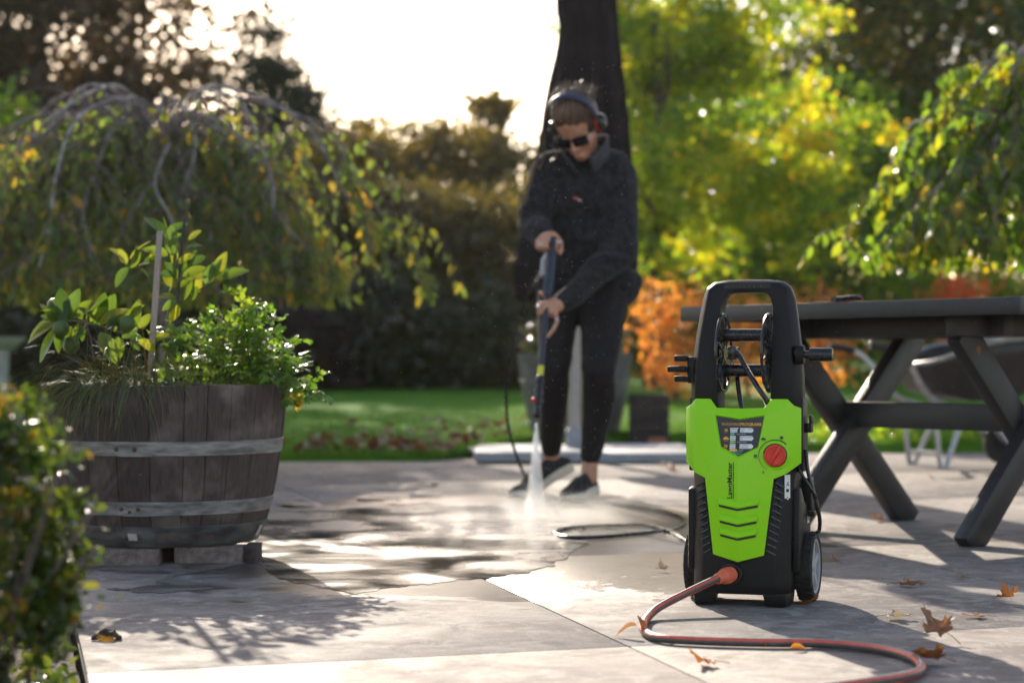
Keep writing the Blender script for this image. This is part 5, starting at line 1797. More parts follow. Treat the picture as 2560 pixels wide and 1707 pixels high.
# small tool lying on the top
tp = P(2085, 746, 6.2)
q_ = thing('secateurs', 'small dark tool with red grips lying on the table top', 'garden tool', (tp.x, tp.y, .7350), R(-12))
B().tube(smooth_path([(.0, .0, .008), (.03, .012, .010), (.065, .02, .012), (.085, .014, .010)], 4), .0075, 8).done('grip', M['red'], q_)
B().tube(smooth_path([(.0, .0, .010), (.03, -.014, .012), (.06, -.024, .014), (.085, -.02, .012)], 4), .0075, 8).done('grip', M['gloss_black'], q_)
B().cyl((0, 0, .002), (0, 0, .018), .011, n=14).prism([(-.005, -.006, .006), (-.05, -.012, .006), (-.07, .002, .006), (-.05, .012, .006), (-.005, .008, .006)], (0, 0, .004)).done('blade', M['gloss_black'], q_)

# ------------------------------------------------------------------ closed umbrella on its base of slabs
UD = 11.4
um = thing('garden_umbrella', 'closed black garden umbrella standing behind the person', 'umbrella', (px_x(1436, UD), UD, 0))
uo = Vector(um.location)
prof = []
for y, xl, xr in ((-230, 1455, 1475), (-180, 1430, 1500), (-60, 1394, 1536), (20, 1389, 1541), (75, 1396, 1545), (150, 1384, 1552), (230, 1366, 1562), (330, 1350, 1572), (450, 1330, 1584), (560, 1304, 1597), (640, 1288, 1604), (690, 1284, 1602), (735, 1290, 1590), (750, 1306, 1570)):
    prof.append((px_h(y, UD), (px_x(xl, UD) + px_x(xr, UD)) / 2 - uo.x, (px_x(xr, UD) - px_x(xl, UD)) / 2))
fine = smooth_path([Vector(p) for p in prof], 6)
b = B()
rings_ = []
nf = 96
for z, cx, r in fine:
    rg_ = []
    hh_ = (2.6 - z) / 2.6
    for k in range(nf):
        a = 2 * math.pi * k / nf
        amp = 0.12 + 0.16 * max(0, min(1, hh_ * 1.6))
        tw_ = a + 0.35 * z
        rr_ = r * (1 - amp * 0.75 + amp * (0.75 * math.cos(8 * tw_ + 1.0 * noise.noise(Vector((math.cos(a), math.sin(a), z * 0.3)))) + 0.3 * math.cos(21 * tw_ + 2) + 0.15 * noise.noise(Vector((math.cos(a) * 2, math.sin(a) * 2, z)))))
        rg_.append((cx + rr_ * math.cos(a), rr_ * 0.8 * math.sin(a), z + (0.05 * noise.noise(Vector((math.cos(a) * 2, math.sin(a) * 2, 5))) if z < .95 else 0)))
    rings_.append(rg_)
b.loft(rings_, True, True)
b.done('canopy', M['umbrella'], um, ang=70)
b = B()
b.tube([(fine[0].y, 0, fine[0].x - .02), (fine[0].y, 0, fine[0].x + .06)], .02, 12)
b.done('finial', M['metal_grey'], um)
B().cyl((0, 0, .05), (0, 0, 2.6), .036, n=18).done('pole', M['metal_grey'], um)
b = B().box((0.012, 0, .115), (.115, .115, .11))
b.bevel(.006, 2).done('socket', M['base_grey'], um)
B().box((0, 0, .052), (1.2, .06, .02)).box((0, 0, .052), (.06, 1.1, .0185)).done('base_cross', M['metal_grey'], um)
for sx in (-1, 1):
    for sy in (-1, 1):
        b = B().box((sx * .33 + .05, sy * .30, .0335 + .003 * sx * sy), (.59, .53, .056))
        b.bevel(.008, 2).done('base_slab', M['base_grey'], um, rot=(0, 0, R(2 * sx * sy)))

# ------------------------------------------------------------------ half barrel and crate behind the umbrella
PD = 13.3
pot = thing('barrel_planter', 'grey half barrel planter with metal bands behind the umbrella pole', 'planter', (px_x(1437, PD), PD, 0.03))
half_barrel(pot, [(.27, .0), (.30, .08), (.325, .2), (.35, .33), (.365, .46), (.385, .58)], 22, [(.40, .355, 0, 1, None), (.12, .07, 0, 1, None)], wood('greyed stave', (0.06, 0.055, 0.055), (0.16, 0.15, 0.15)), (M['hoop'], M['hoop_dark']), 9)
b = B()
b.lathe([(0, .53), (.34, .53)], 24)
b.done('soil', M['soil'], pot)
p, tone = crown_pts(900, (0, 0, .66), (.3, .3, .12), 22, .12, .2)
foliage('foliage', p, tone, M['dark_leaf'], pot, .06)
cd = 13.0
cr_ = thing('planter_box', 'dark wooden box standing right of the grey half barrel', 'box', (px_x(1622, cd), cd, 0.02))
w_, h_ = .25, px_h(985, cd) - .02
for s in (-1, 1):
    for i in range(4):
        zz_ = h_ * (i + .5) / 4
        B().box((0, s * (w_ / 2 - .009), zz_), (w_, .018, h_ / 4 - .006)).bevel(.002, 1).done('board', M['crate'], cr_)
        B().box((s * (w_ / 2 - .009), 0, zz_), (.0175, w_ - .037, h_ / 4 - .007)).bevel(.002, 1).done('board', M['crate'], cr_)
B().box((0, 0, h_ - .04), (w_ - .04, w_ - .04, .02)).done('soil', M['soil'], cr_)
g = P(1644, 1094, 12.75)
b = B().box((0, 0, .025), (.115, .06, .05))
b.bevel(.006, 2)
tag(b.done('brick', M['terracotta'], None, loc=(g.x, g.y, .02)), 'orange brown brick lying in front of the dark wooden box', 'brick')

# pale ornament at the far left
d_ = 14.0
bb = thing('bird_bath', 'pale stone bird bath at the left edge behind the shrub', 'bird bath', (px_x(6, d_), d_, lawn_z(-3, d_) - .02))
hh = px_h(842, d_) - bb.location.z
b = B()
b.lathe([(.0, 0), (.10, 0), (.10, .03), (.06, .06), (.045, .12), (.04, hh * .6), (.05, hh - .09)], 24)
b.done('pedestal', M['stone'], bb)
b = B()
b.lathe([(.05, hh - .09), (.10, hh - .07), (.155, hh - .02), (.165, hh), (.15, hh), (.10, hh - .03), (.0, hh - .04)], 28)
b.done('basin', M['stone'], bb)

# ------------------------------------------------------------------ wheelbarrow under the table
WD = 10.6
wbw = thing('wheelbarrow', 'black wheelbarrow with grey tubular frame parked on the patio beyond the table', 'wheelbarrow', (px_x(2400, WD), WD, 0), R(12))
wof = Vector(wbw.location)
def wp(x, y, dy=0.0):
    """point of the wheelbarrow from its place in the photograph; dy is across its width"""
    return Vector(((x - 2400) * WD / F, dy, H + (HY - y) * WD / F))
b = B()
top_ = [wp(2262, 905), wp(2400, 862), wp(2552, 845), wp(2600, 852)]
bot_ = [wp(2290, 975), wp(2390, 1000), wp(2500, 1000), wp(2540, 980)]
T2, B2 = [], []
for s in (-1, 1):
    T2.append([p + Vector((0, s * .29, 0)) for p in top_])
    B2.append([p + Vector((0, s * .17, 0)) for p in bot_])
b.loft([T2[0], [p.lerp(q, .3) for p, q in zip(T2[0], B2[0])], B2[0], B2[1], [p.lerp(q, .3) for p, q in zip(T2[1], B2[1])], T2[1]], False, False)
b.poly([T2[0][0], B2[0][0], B2[1][0], T2[1][0]], [(0, 1, 2, 3)])
b.poly([T2[0][3], B2[0][3], B2[1][3], T2[1][3]], [(0, 1, 2, 3)])
tray = b.done('tray', M['barrow'], wbw, ang=40)
sol = tray.modifiers.new('s', 'SOLIDIFY')
sol.thickness = .004
loop_ = smooth_path([*T2[0], *T2[1][::-1]], 4, True)
B().tube(loop_, .011, 8, closed=True).done('tray_rim', M['galv'], wbw)
for s in (-1, 1):
    pts = [wp(2110, 866, s * .28), wp(2165, 874, s * .28), wp(2205, 900, s * .27), wp(2250, 965, s * .24), wp(2300, 1005, s * .20), wp(2430, 1040, s * .14), wp(2515, 1108, s * .075), wp(2560, 1112, s * .07)]
    B().tube(smooth_path(pts, 5), .0165, 10).done('handle_tube', M['galv'], wbw)
    gp = smooth_path([wp(2106, 865, s * .28), wp(2140, 869, s * .28), wp(2170, 876, s * .28)], 4)
    B().tube(gp, .0215, 10).done('grip', M['rubber'], wbw)
    B().tube(smooth_path([wp(2292, 1010, s * .2), wp(2296, 1080, s * .2), wp(2306, 1158, s * .2), wp(2320, 1158, s * .2), wp(2352, 1085, s * .18), wp(2380, 1030, s * .16)], 4), .0145, 8).done('leg', M['galv'], wbw)
B().tube([wp(2306, 1130, -.2), wp(2306, 1130, .2)], .011, 8).done('leg_brace', M['galv'], wbw)
wl = thing('wheel', None, None)
wl.parent = wbw
wl.location = wp(2523, 1106)
wr2 = wl.location.z - .001
Mx = frame_from((0, 1, 0))
b = B()
b.lathe([(wr2 - .035, -.03), (wr2 - .012, -.034), (wr2 - .002, -.02), (wr2, 0), (wr2 - .002, .02), (wr2 - .012, .034), (wr2 - .035, .03), (wr2 - .035, -.03)], 32, Mx)
b.done('tyre', M['rubber'], wl, ang=60)
b = B()
b.lathe([(wr2 - .034, -.022), (wr2 - .04, .0), (.02, -.01), (.02, -.035), (0, -.035)], 24, Mx)
b.lathe([(wr2 - .034, .022), (wr2 - .04, .002), (.02, .01), (.02, .035), (0, .035)], 24, Mx)
b.done('rim', M['crate'], wl)

# black box like tub beside the wheelbarrow leg and fallen debris are left to the leaves below
# ------------------------------------------------------------------ person with the spray lance
pe0 = Vector((px_x(1455, 8.12), 8.12, 0))
per = thing('person', 'person in black fleece, leggings, sunglasses and ear muffs washing the patio', 'person', pe0)
def L_(x, y, d): return P(x, y, d) - pe0
HR = Matrix.Rotation(R(-22), 3, 'Z') @ Matrix.Rotation(R(-6), 3, 'Y') @ Matrix.Rotation(R(47), 3, 'X')
HC = L_(1440, 312, 7.93)
HS = 1.07
def hp(x, y, z): return HC + HR @ (Vector((x, y, z)) * HS)
def hm(v): return HR @ (Vector(v) * HS)

# body: one continuous figure
b = B()
sc_ = HS
def hb(c, r): b.ball(hp(*c), [k * HS for k in r], 20, 14, HR)
hb((0, .012, .035), (.074, .094, .086))
hb((0, -.032, -.040), (.053, .056, .074))
hb((0, -.055, -.098), (.030, .028, .024))
hb((.034, -.055, -.035), (.026, .026, .028)); hb((-.034, -.055, -.035), (.026, .026, .028))
hb((0, -.070, .016), (.042, .014, .012))
hb((0, -.083, -.078), (.022, .012, .006)); hb((0, -.082, -.090), (.018, .011, .0065))
b.capsule(hp(0, -.084, .006), hp(0, -.106, -.036), .008, .0125)
hb((.012, -.094, -.042), (.009, .009, .007)); hb((-.012, -.094, -.042), (.009, .009, .007))
for s in (-1, 1): hb((s * .076, .012, -.018), (.010, .018, .030))
b.capsule(hp(0, .035, -.06), L_(1466, 415, 8.08), .052, .060)
# trunk and limbs under the clothes
b.ball(L_(1460, 500, 8.14), (.15, .10, .17), 16, 12); b.ball(L_(1463, 620, 8.2), (.135, .095, .15), 16, 12); b.ball(L_(1465, 700, 8.22), (.15, .11, .12), 16, 12)
SH = {'a': (L_(1368, 440, 8.08), L_(1332, 560, 8.06), L_(1358, 592, 7.92)), 'b': (L_(1540, 445, 8.12), L_(1548, 632, 8.02), L_(1408, 756, 7.84))}
for k in 'ab':
    s_, e_, w_ = SH[k]
    b.capsule(L_(1458, 450, 8.1), s_, .07, .055); b.capsule(s_, e_, .05, .04); b.capsule(e_, w_, .038, .024)
LG = [((1398, 735, 8.22), (1387, 925, 8.10), (1384, 1000, 8.17), (1378, 1120, 8.27), (1378, 1160, 8.30)),
      ((1512, 735, 8.2), (1496, 925, 8.02), (1498, 1000, 8.08), (1476, 1140, 8.10), (1472, 1196, 8.10))]
for hip, kn, cf, an, ft in LG:
    hip, kn, cf, an, ft = [L_(*q) for q in (hip, kn, cf, an, ft)]
    b.capsule(hip, kn, .072, .05); b.capsule(kn, cf, .048, .052); b.capsule(cf, an, .05, .034); b.capsule(an, ft, .033, .036)
# hands
def chain(pts, r0, r1):
    pts = [L_(*q) for q in pts]
    for i, (p, q) in enumerate(zip(pts[:-1], pts[1:])):
        t0, t1 = i / (len(pts) - 1), (i + 1) / (len(pts) - 1)
        b.capsule(p, q, r0 + (r1 - r0) * t0, r0 + (r1 - r0) * t1, 10)
b.capsule(SH['a'][2], L_(1366, 592, 7.90), .024, .026)
b.ball(L_(1370, 592, 7.87), (.040, .034, .022), 14, 10, Matrix.Rotation(R(-14), 3, 'Y'))
for k in range(4):
    x = 1346 + k * 12.5
    if k < 3: chain([(x + 4, 596, 7.845), (x - 4, 604, 7.805), (x - 4, 618, 7.80), (x + 3, 626, 7.825)], .0098, .0078)
    else: chain([(x + 6, 598, 7.845), (x + 10, 606, 7.81), (x + 8, 620, 7.805), (x + 2, 628, 7.83)], .009, .0072)
chain([(1390, 590, 7.87), (1402, 604, 7.85), (1404, 622, 7.83), (1400, 634, 7.82)], .0115, .0085)
b.capsule(SH['b'][2], L_(1392, 766, 7.80), .024, .026)
b.ball(L_(1384, 770, 7.775), (.027, .022, .040), 14, 10, Matrix.Rotation(R(25), 3, 'Y'))
for k in range(3):
    y = 756 + k * 12
    chain([(1380, y, 7.755), (1364, y - 2, 7.712), (1350, y + 3, 7.712), (1346, y + 9, 7.745)], .0098, .0078)
chain([(1388, 780, 7.76), (1393, 803, 7.725), (1384, 824, 7.71), (1370, 842, 7.715)], .0102, .0076)
chain([(1378, 752, 7.775), (1364, 742, 7.755), (1352, 732, 7.75)], .0115, .009)
body_ = blob(b, .0062, 4, M['skin'], 'body', per)

# hair
b = B()
b.ball(hp(0, .018, .052), [k * HS for k in (.080, .096, .082)], 24, 16, HR)
for s in (-1, 1): b.ball(hp(s * .046, .026, .022), [k * HS for k in (.040, .072, .075)], 16, 12, HR)
b.ball(hp(0, .055, .0), [k * HS for k in (.070, .06, .075)], 20, 14, HR)
b.ball(hp(0, .105, -.015), [k * HS for k in (.038, .04, .04)], 16, 12, HR)
hair = blob(b, .006, 2, M['hair'], 'hair', per, lambda p, n: p + n * .003 * noise.noise(Vector((p.x * 160, p.y * 40, p.z * 40))))
b = B()
for i in range(300):
    a, t = rnd.uniform(-1.4, 1.4), rnd.uniform(-.35, 1.1)
    st0 = Vector((.078 * math.sin(a), .02 + .09 * math.sin(t) * .8, .046 + .086 * math.cos(a) * math.cos(t * .7)))
    nn_ = Vector((math.sin(a), .3 * math.sin(t), math.cos(a)))
    p0 = st0
    pp = [hp(*p0)]
    for j in range(4):
        p0 = p0 + nn_ * .0033 * rnd.random() + Vector((rnd.gauss(0, .006), .008, rnd.gauss(0, .003)))
        pp.append(hp(*p0))
    b.tube(pp, .0007, 3, False)
b.done('flyaway_hair', M['strand'], hair)
b = B()
for pts in ([(1352, 330), (1346, 372), (1330, 430), (1318, 470), (1304, 520), (1306, 560), (1298, 592)], [(1354, 335), (1350, 380), (1336, 425), (1324, 470), (1312, 515)], [(1360, 330), (1362, 380), (1352, 410), (1344, 420), (1338, 390)],
            [(1372, 360), (1385, 372), (1390, 392), (1380, 402)], [(1356, 350), (1358, 395), (1350, 425)]):
    sp_ = smooth_path([L_(x, y, 7.9 + .0006 * (y - 330)) for x, y in pts], 6)
    for _ in range(3):
        o_ = Vector((rnd.gauss(0, .003), rnd.gauss(0, .003), 0))
        b.tube([p + o_ * (i / len(sp_)) for i, p in enumerate(sp_)], .0013, 4, False)
b.done('loose_strand', M['strand'], hair)

# sunglasses
gl = B()
for s in (-1, 1):
    c = Vector((s * .033, -.095, -.006))
    gl.box(hp(*c), (.058 * HS, .006, .042 * HS), HR @ Matrix.Rotation(s * .22, 3, 'Z'))
gl.bevel(.006, 2)
glo = gl.done('sunglasses', M['lens'], per)
b = B()
b.capsule(hp(-.010, -.098, .004), hp(.010, -.098, .004), .0035, .0035, 8)
for s in (-1, 1):
    b.tube([hp(s * .055, -.088, .006), hp(s * .07, -.06, .008), hp(s * .077, .0, .005)], .003, 6)
    b.capsule(hp(s * .008, -.099, .012), hp(s * .056, -.089, .014), .003, .003, 8)
b.done('frame', M['gloss_black'], glo)

# ear muffs
b = B()
pts = [hp(.094 * math.sin(a), -.012 + .006 * math.cos(a), .040 + .105 * math.cos(a)) for a in [R(-100) + R(200) * i / 24 for i in range(25)]]
rings_ = []
for i, p in enumerate(pts):
    t = (pts[min(i + 1, 24)] - pts[max(i - 1, 0)]).normalized()
    s_ = (HR @ Vector((0, 1, 0)))
    u = s_.cross(t).normalized()
    w_ = .017 * (1 - .4 * abs(i - 12) / 12)
    rings_.append([p + s_ * w_ * math.cos(2 * math.pi * k / 12) + u * .005 * math.sin(2 * math.pi * k / 12) for k in range(12)])
b.loft(rings_)
mf = b.done('ear_muffs', M['navy'], per)
for s in (-1, 1):
    b = B()
    Mx = HR @ frame_from((s, 0, 0))
    b.lathe([(.0, .036), (.018, .035), (.029, .029), (.034, .018), (.035, .008), (.030, .004)], 24, Mx, loc=hp(s * .078, .010, -.012))
    for v in b.bm.verts: pass
    b.done('ear_cup', M['gloss_black'], mf)
    b = B()
    b.lathe([(.033, .010), (.0375, .008), (.0375, .002), (.033, .000), (.026, -.002)], 24, Mx, loc=hp(s * .078, .010, -.012))
    b.done('ear_cushion', M['red' if s > 0 else 'gloss_black'], mf)
    b = B()
    b.tube([hp(s * .098, .0, .03), hp(s * .110, .008, .012), hp(s * .112, .010, -.012)], .0035, 8)
    b.done('yoke', M['gloss_black'], mf)

# fleece jacket
b = B()
b.ball(L_(1458, 480, 8.13), (.185, .135, .165), 20, 14)
b.ball(L_(1462, 560, 8.17), (.185, .140, .17), 20, 14)
b.ball(L_(1468, 640, 8.2), (.186, .145, .155), 20, 14)
b.capsule(L_(1385, 425, 8.08), L_(1525, 420, 8.12), .075, .082)
b.capsule(L_(1465, 425, 8.1), L_(1463, 395, 8.06), .09, .07)
for k, rr_ in (('a', (.080, .066, .044)), ('b', (.086, .074, .045))):
    s_, e_, w_ = SH[k]
    b.capsule(s_, e_, rr_[0], rr_[1]); b.capsule(e_, w_, rr_[1] * .98, rr_[2])
    d_ = (w_ - e_).normalized()
    b.capsule(w_ - d_ * .012, w_ + d_ * .006, rr_[2] * 1.08, rr_[2] * .98)
b.capsule(L_(1395, 716, 8.2), L_(1540, 712, 8.22), .10, .105)
def wrinkle(p, n):
    q = p + pe0
    a = noise.noise(Vector((q.x * 7, q.y * 7, q.z * 16))) * .014 + noise.noise(Vector((q.x * 18, q.y * 18, q.z * 30 + 4))) * .006
    return p + n * a
jk = blob(b, .010, 3, M['fleece'], 'jacket', per, wrinkle)
# stand-up collar, open at the front
b = B()
cc, cn_ = L_(1466, 392, 8.03), Vector((-.25, -.55, .8)).normalized()
CM = frame_from(cn_)
rows_ = []
for i in range(25):
    a = R(-65) + R(310) * i / 24 - R(90) + R(95)
    rr2 = []
    for t in (0, .35, .7, 1.0):
        r_ = .082 + .020 * t + .008 * math.sin(3 * a)
        rr2.append(cc + CM @ Vector((r_ * math.cos(a), r_ * math.sin(a) * .95, -.035 + .085 * t + .012 * math.sin(2 * a + 1))))
    rows_.append(rr2)
b.loft(rows_, False, False)
co_ = link('collar', b.mesh('collar', M['collar']), jk)
so_ = co_.modifiers.new('s', 'SOLIDIFY'); so_.thickness = .008
for (x0, y0, x1, y1, mt) in ((1434, 492, 1446, 497, 'orange_plastic'), (1446, 497, 1454, 501, 'print_white')):
    bb_ = BVHTree.FromPolygons([v.co for v in jk.data.vertices], [tuple(p.vertices) for p in jk.data.polygons])
    cam_l = Vector((0, 0, H)) - pe0
    v_ = []
    for x, y in ((x0, y0), (x1, y0 + 2), (x1, y1 + 2), (x0, y1)):
        t_ = P(x, y, 8) - pe0
        h_ = bb_.ray_cast(cam_l, (t_ - cam_l).normalized())
        v_.append(h_[0] + h_[1] * .003 if h_[0] else t_)
    B().poly(v_, [(0, 1, 2, 3)]).done('logo', M[mt], jk)

# leggings
b = B()
b.ball(L_(1465, 700, 8.22), (.178, .130, .13), 20, 14)
for (hip, kn, cf, an, ft), rr_ in zip(LG, ((.094, .064, .062, .0425), (.108, .071, .069, .0435))):
    hip, kn, cf, an = [L_(*q) for q in (hip, kn, cf, an)]
    b.capsule(hip, hip.lerp(kn, .55), rr_[0], rr_[1] * 1.22); b.capsule(hip.lerp(kn, .55), kn, rr_[1] * 1.22, rr_[1]); b.capsule(kn, cf, rr_[1] * .96, rr_[2]); b.capsule(cf, an, rr_[2] * .97, rr_[3])
blob(b, .009, 3, M['legging'], 'leggings', per, lambda p, n: p + n * .004 * noise.noise(Vector((p.x * 14, p.y * 14, p.z * 22))))

# shoes
def shoe(heel, ball_, toe, lean=0.0):
    heel, ball_, toe = Vector(heel), Vector(ball_), Vector(toe)
    sole_ = smooth_path([heel, heel.lerp(ball_, .5) + Vector((0, 0, .004)), ball_, toe], 5)
    n_ = len(sole_) - 1
    hw = [.026, .033, .036, .0355, .034, .034, .035, .037, .041, .044, .045, .044, .042, .038, .031, .015]
    hh = [.048, .062, .068, .072, .078, .082, .080, .076, .070, .064, .057, .051, .045, .039, .030, .012]
    th = [.036, .042, .043, .042, .040, .038, .036, .034, .032, .031, .030, .028, .026, .024, .02, .012]
    up_r, so_r = [], []
    for i, p in enumerate(sole_):
        t = (sole_[min(i + 1, n_)] - sole_[max(i - 1, 0)]).normalized()
        s_ = t.cross(Vector((0, 0, 1))).normalized()
        u = s_.cross(t).normalized()
        j = min(15, int(round(i * 15 / n_)))
        w_, h_, q_ = hw[j], hh[j], th[j]
        so_r.append([p + s_ * w_ * 1.12 * cx + u * q_ * cz for cx, cz in ((-.9, 0), (-1.04, .3), (-1, 1), (1, 1), (1.04, .3), (.9, 0))])
        up_r.append([p + s_ * w_ * math.cos(a) * (1.0 if math.sin(a) < .3 else .97) + u * (q_ * .8 + (h_ - q_ * .4) * max(0, math.sin(a)) ** .75) for a in [math.pi * k / 10 for k in range(11)]])
    b = B()
    b.loft(up_r)
    s = b.done('shoe', M['shoe'], per, ang=60)
    b = B()
    b.loft(so_r)
    b.bevel(.004, 2)
    b.done('sole', M['sole'], s, ang=50)
def G0(x, y): return G(x, y) - pe0
ba_ = G0(1318, 1240)
shoe(L_(1428, 1176, 8.33), ba_ + Vector((.0, 0, 0)), ba_ + Vector((-.075, -.03, .006)))
tb_ = G0(1428, 1249)
shoe(tb_ + Vector((.095, .155, .006)), tb_ + Vector((.012, .012, 0)), tb_ + Vector((-.035, -.055, .006)))
# rings on the fingers
for x, y, d in ((1392, 800, 7.72), (1346, 766, 7.70), (1352, 612, 7.795), (1398, 606, 7.80)):
    b = B()
    b.ball(L_(x, y, d), (.0092, .0085, .006), 10, 7)
    b.done('ring', M['silver'], per)

# spray gun and lance, held in both hands
gn = thing('spray_lance', 'dark spray gun with long lance held by the person in both hands', 'spray gun', P(1341, 1056, 7.45))
g0 = Vector(gn.location)
def gp_(x, y, d): return P(x, y, d) - g0
a_, c_, e_ = gp_(1384, 594, 7.85), gp_(1368, 740, 7.745), gp_(1350, 945, 7.57)
b = B()
b.loft([[q for q in [a_ + (c_ - a_) * t + frame_from(c_ - a_) @ Vector((w_ * math.cos(k * math.pi / 8), w_ * 1.15 * math.sin(k * math.pi / 8), 0)) for k in range(16)]] for t, w_ in ((0, .012), (.02, .018), (.3, .0205), (.6, .020), (.85, .019), (1.0, .015))])
gb = b.done('gun_body', M['gun'], gn)
b = B()
b.prism([gp_(1372, 625, 7.83), gp_(1352, 650, 7.84), (gp_(1350, 690, 7.82)), gp_(1362, 700, 7.8), gp_(1360, 655, 7.82)], (.0, .02, .004))
b.bevel(.003, 2).done('trigger', M['hub_grey'], gn)
B().tube([c_ - (e_ - c_) * .12, e_], .0105, 14).done('lance_tube', M['gun'], gn)
lx = (e_ - c_).normalized()
y0 = c_.lerp(e_, .86)
B().tube([y0, y0 + lx * .05], .0116, 14).done('sticker', M['yellow'], gn)
fx = gp_(1341, 1056, 7.45)
t_ = fx - e_
b = B()
b.lathe([(.0, 0), (.013, 0), (.0165, .006), (.0165, .03), (.0125, .034), (.0115, .05), (.0155, .054), (.0165, .075), (.0145, .085), (.0165, .09), (.0165, .125), (.013, .13), (.012, .165), (.0135, .168), (.0135, .182), (.0, .182)], 20, frame_from(t_) @ Matrix.Scale(1, 3), loc=e_ - t_.normalized() * .008)
b.done('nozzle', M['gloss_black'], gn)
B().ball(gp_(1334, 1000, 7.48), .0095, 10, 8).done('nozzle_button', M['red'], gn)

# black high-pressure hose from the gun to the machine
ho = thing('pressure_hose', 'thin black hose hanging from the spray gun and looping over the patio', 'hose', G(1330, 1240))
hof = Vector(ho.location)
pts = [P(1358, 690, 7.80), P(1330, 722, 7.86), P(1300, 790, 7.93), P(1278, 880, 7.98), P(1266, 970, 8.04), P(1270, 1060, 8.10), P(1290, 1135, 8.18), P(1318, 1198, 8.27)]
g_ = [(1352, 1232), (1400, 1250), (1490, 1262), (1600, 1272), (1680, 1288), (1712, 1308), (1670, 1328), (1580, 1340), (1480, 1348), (1410, 1346), (1388, 1334), (1430, 1323), (1530, 1318), (1620, 1318), (1690, 1338), (1740, 1370), (1790, 1400)]
for x, y in g_:
    q = G(x, y)
    pts.append(Vector((q.x, q.y, .0068)))
B().tube([p - hof for p in smooth_path(pts, 8)], .0062, 9).done('tubing', M['gloss_black'], ho)
# ------------------------------------------------------------------ fallen leaves
def maple_mesh(seed, mat, curl=0.3):
    r2 = random.Random(seed)
    lobes = [(-2.2, .45), (-1.25, .78), (0, 1.0), (1.25, .78), (2.2, .45)]
    out = []
    for i, (a, l_) in enumerate(lobes):
        l_ *= r2.uniform(.88, 1.1)
        for da, f in ((-.40, .56), (-.27, .72), (-.30, .86), (-.10, .84), (0, 1.0), (.10, .84), (.29, .84), (.25, .70), (.40, .56)):
            ff = f * (1 if abs(da) > .35 else r2.uniform(.94, 1.05))
            out.append((a + da, l_ * ff))
    b = B()
    rings_ = []
    ax = r2.uniform(0, 6.28)
    def zf(x, y):
        u = x * math.cos(ax) + y * math.sin(ax)
        v = -x * math.sin(ax) + y * math.cos(ax)
        return curl * (u * u * 1.0 + .35 * v * v * math.copysign(1, v)) + .10 * curl * noise.noise(Vector((x * 4, y * 4, seed))) * 3
    n_ = len(out)
    rows_ = []
    for f in (0.02, .3, .6, .82, 1.0):
        rows_.append([(lambda x, y: (x, y, zf(x, y) + .012 * math.sin(k * 1.4) * f))(f * l_ * math.sin(a), f * l_ * math.cos(a)) for k, (a, l_) in enumerate(out)])
    b.loft(rows_, True, False)
    st_ = [(0, .02 - .9 * t, zf(0, 0) + .12 * t * (1 - t) + 0.02) for t in (0, .25, .5, .75, 1.0)]
    b.tube(st_, [.014, .012, .011, .011, .016], 5)
    return b.mesh('fallen_leaf', mat, True, 80)
for mt in ('dead_leaf', 'dead_leaf_pale', 'dead_leaf_orange'): pass
M['drift_leaf'] = leafmat('drifted leaf', [(0.10, 0.035, 0.018), (0.17, 0.065, 0.03), (0.22, 0.10, 0.05)], 0.3, 0.5, True, 1.0)
LM = {mt: [maple_mesh(i * 7 + j, M[mt], c_) for i, c_ in enumerate((.2, .38, .6))] for j, mt in enumerate(('dead_leaf', 'dead_leaf_pale', 'dead_leaf_orange', 'drift_leaf'))}
SM = {mt: [leaf_mesh('fallen_leaf', 1.0, .55, M[mt], c_, .6) for c_ in (.3, .7)] for mt in LM}
def rest_on(o, z0=0.0015):
    """lower or raise a leaf so that its lowest point just touches the ground"""
    mw = Matrix.LocRotScale(o.location, o.rotation_euler, o.scale)
    lo = min((mw @ v.co).z for v in o.data.vertices)
    o.location.z += z0 - lo
GL = 'leaves fallen on the patio'
def fallen(x, y, s, lab, mt='dead_leaf', v=0, rx=0, ry=0, rz=0, maple=True):
    g = G(x, y)
    me = (LM if maple else SM)[mt]
    o = link('fallen_leaf', me[v % len(me)], None, g, (R(rx), R(ry), R(rz)), (s * 1.25, s * 1.25, s * 1.5))
    rest_on(o)
    return tag(o, lab, 'leaf', GL)
fallen(1606, 1590, .034, 'rust brown leaf standing on edge at the bend of the hose', 'dead_leaf', 2, 80, 10, 40, False)
fallen(1594, 1592, .03, 'small curled brown leaf at the foot of the upright leaf by the hose', 'dead_leaf', 1, 10, 30, 70, False)
fallen(1772, 1664, .036, 'orange brown curled leaf below the hose on sunlit concrete', 'dead_leaf_orange', 2, 6, 0, 95)
fallen(1915, 1620, .02, 'small orange leaf fragment just below the hose', 'dead_leaf_orange', 1, 35, 0, 40, False)
fallen(1975, 1626, .026, 'thin orange and pale leaf touching the underside of the hose', 'dead_leaf_orange', 0, 12, 40, -80, False)
fallen(2262, 1465, .040, 'tan leaf lying flat in the shade right of the washer wheel', 'dead_leaf', 1, 6, 4, -95)
fallen(2412, 1448, .026, 'pale silvery leaf on the sunlit strip near the right edge', 'dead_leaf_pale', 2, 10, 0, 60)
fallen(2520, 1505, .034, 'dark reddish crumpled leaf near the right edge of the patio', 'dead_leaf', 2, 24, 20, 160)
fallen(2450, 1543, .032, 'dull grey brown leaf lying flat in the shade near the right edge', 'dead_leaf', 0, 2, 0, 80)
fallen(2232, 1547, .045, 'long light tan leaf with raised tips left of the big maple leaf', 'dead_leaf_pale', 1, 8, 0, -100)
fallen(2352, 1605, .050, 'large pink brown maple leaf with pointed lobes above the hose', 'dead_leaf', 2, 28, -15, 30)
fallen(2338, 1660, .042, 'pink brown leaf with a long stalk lying on the bend of the hose', 'dead_leaf', 1, 20, 25, 120)
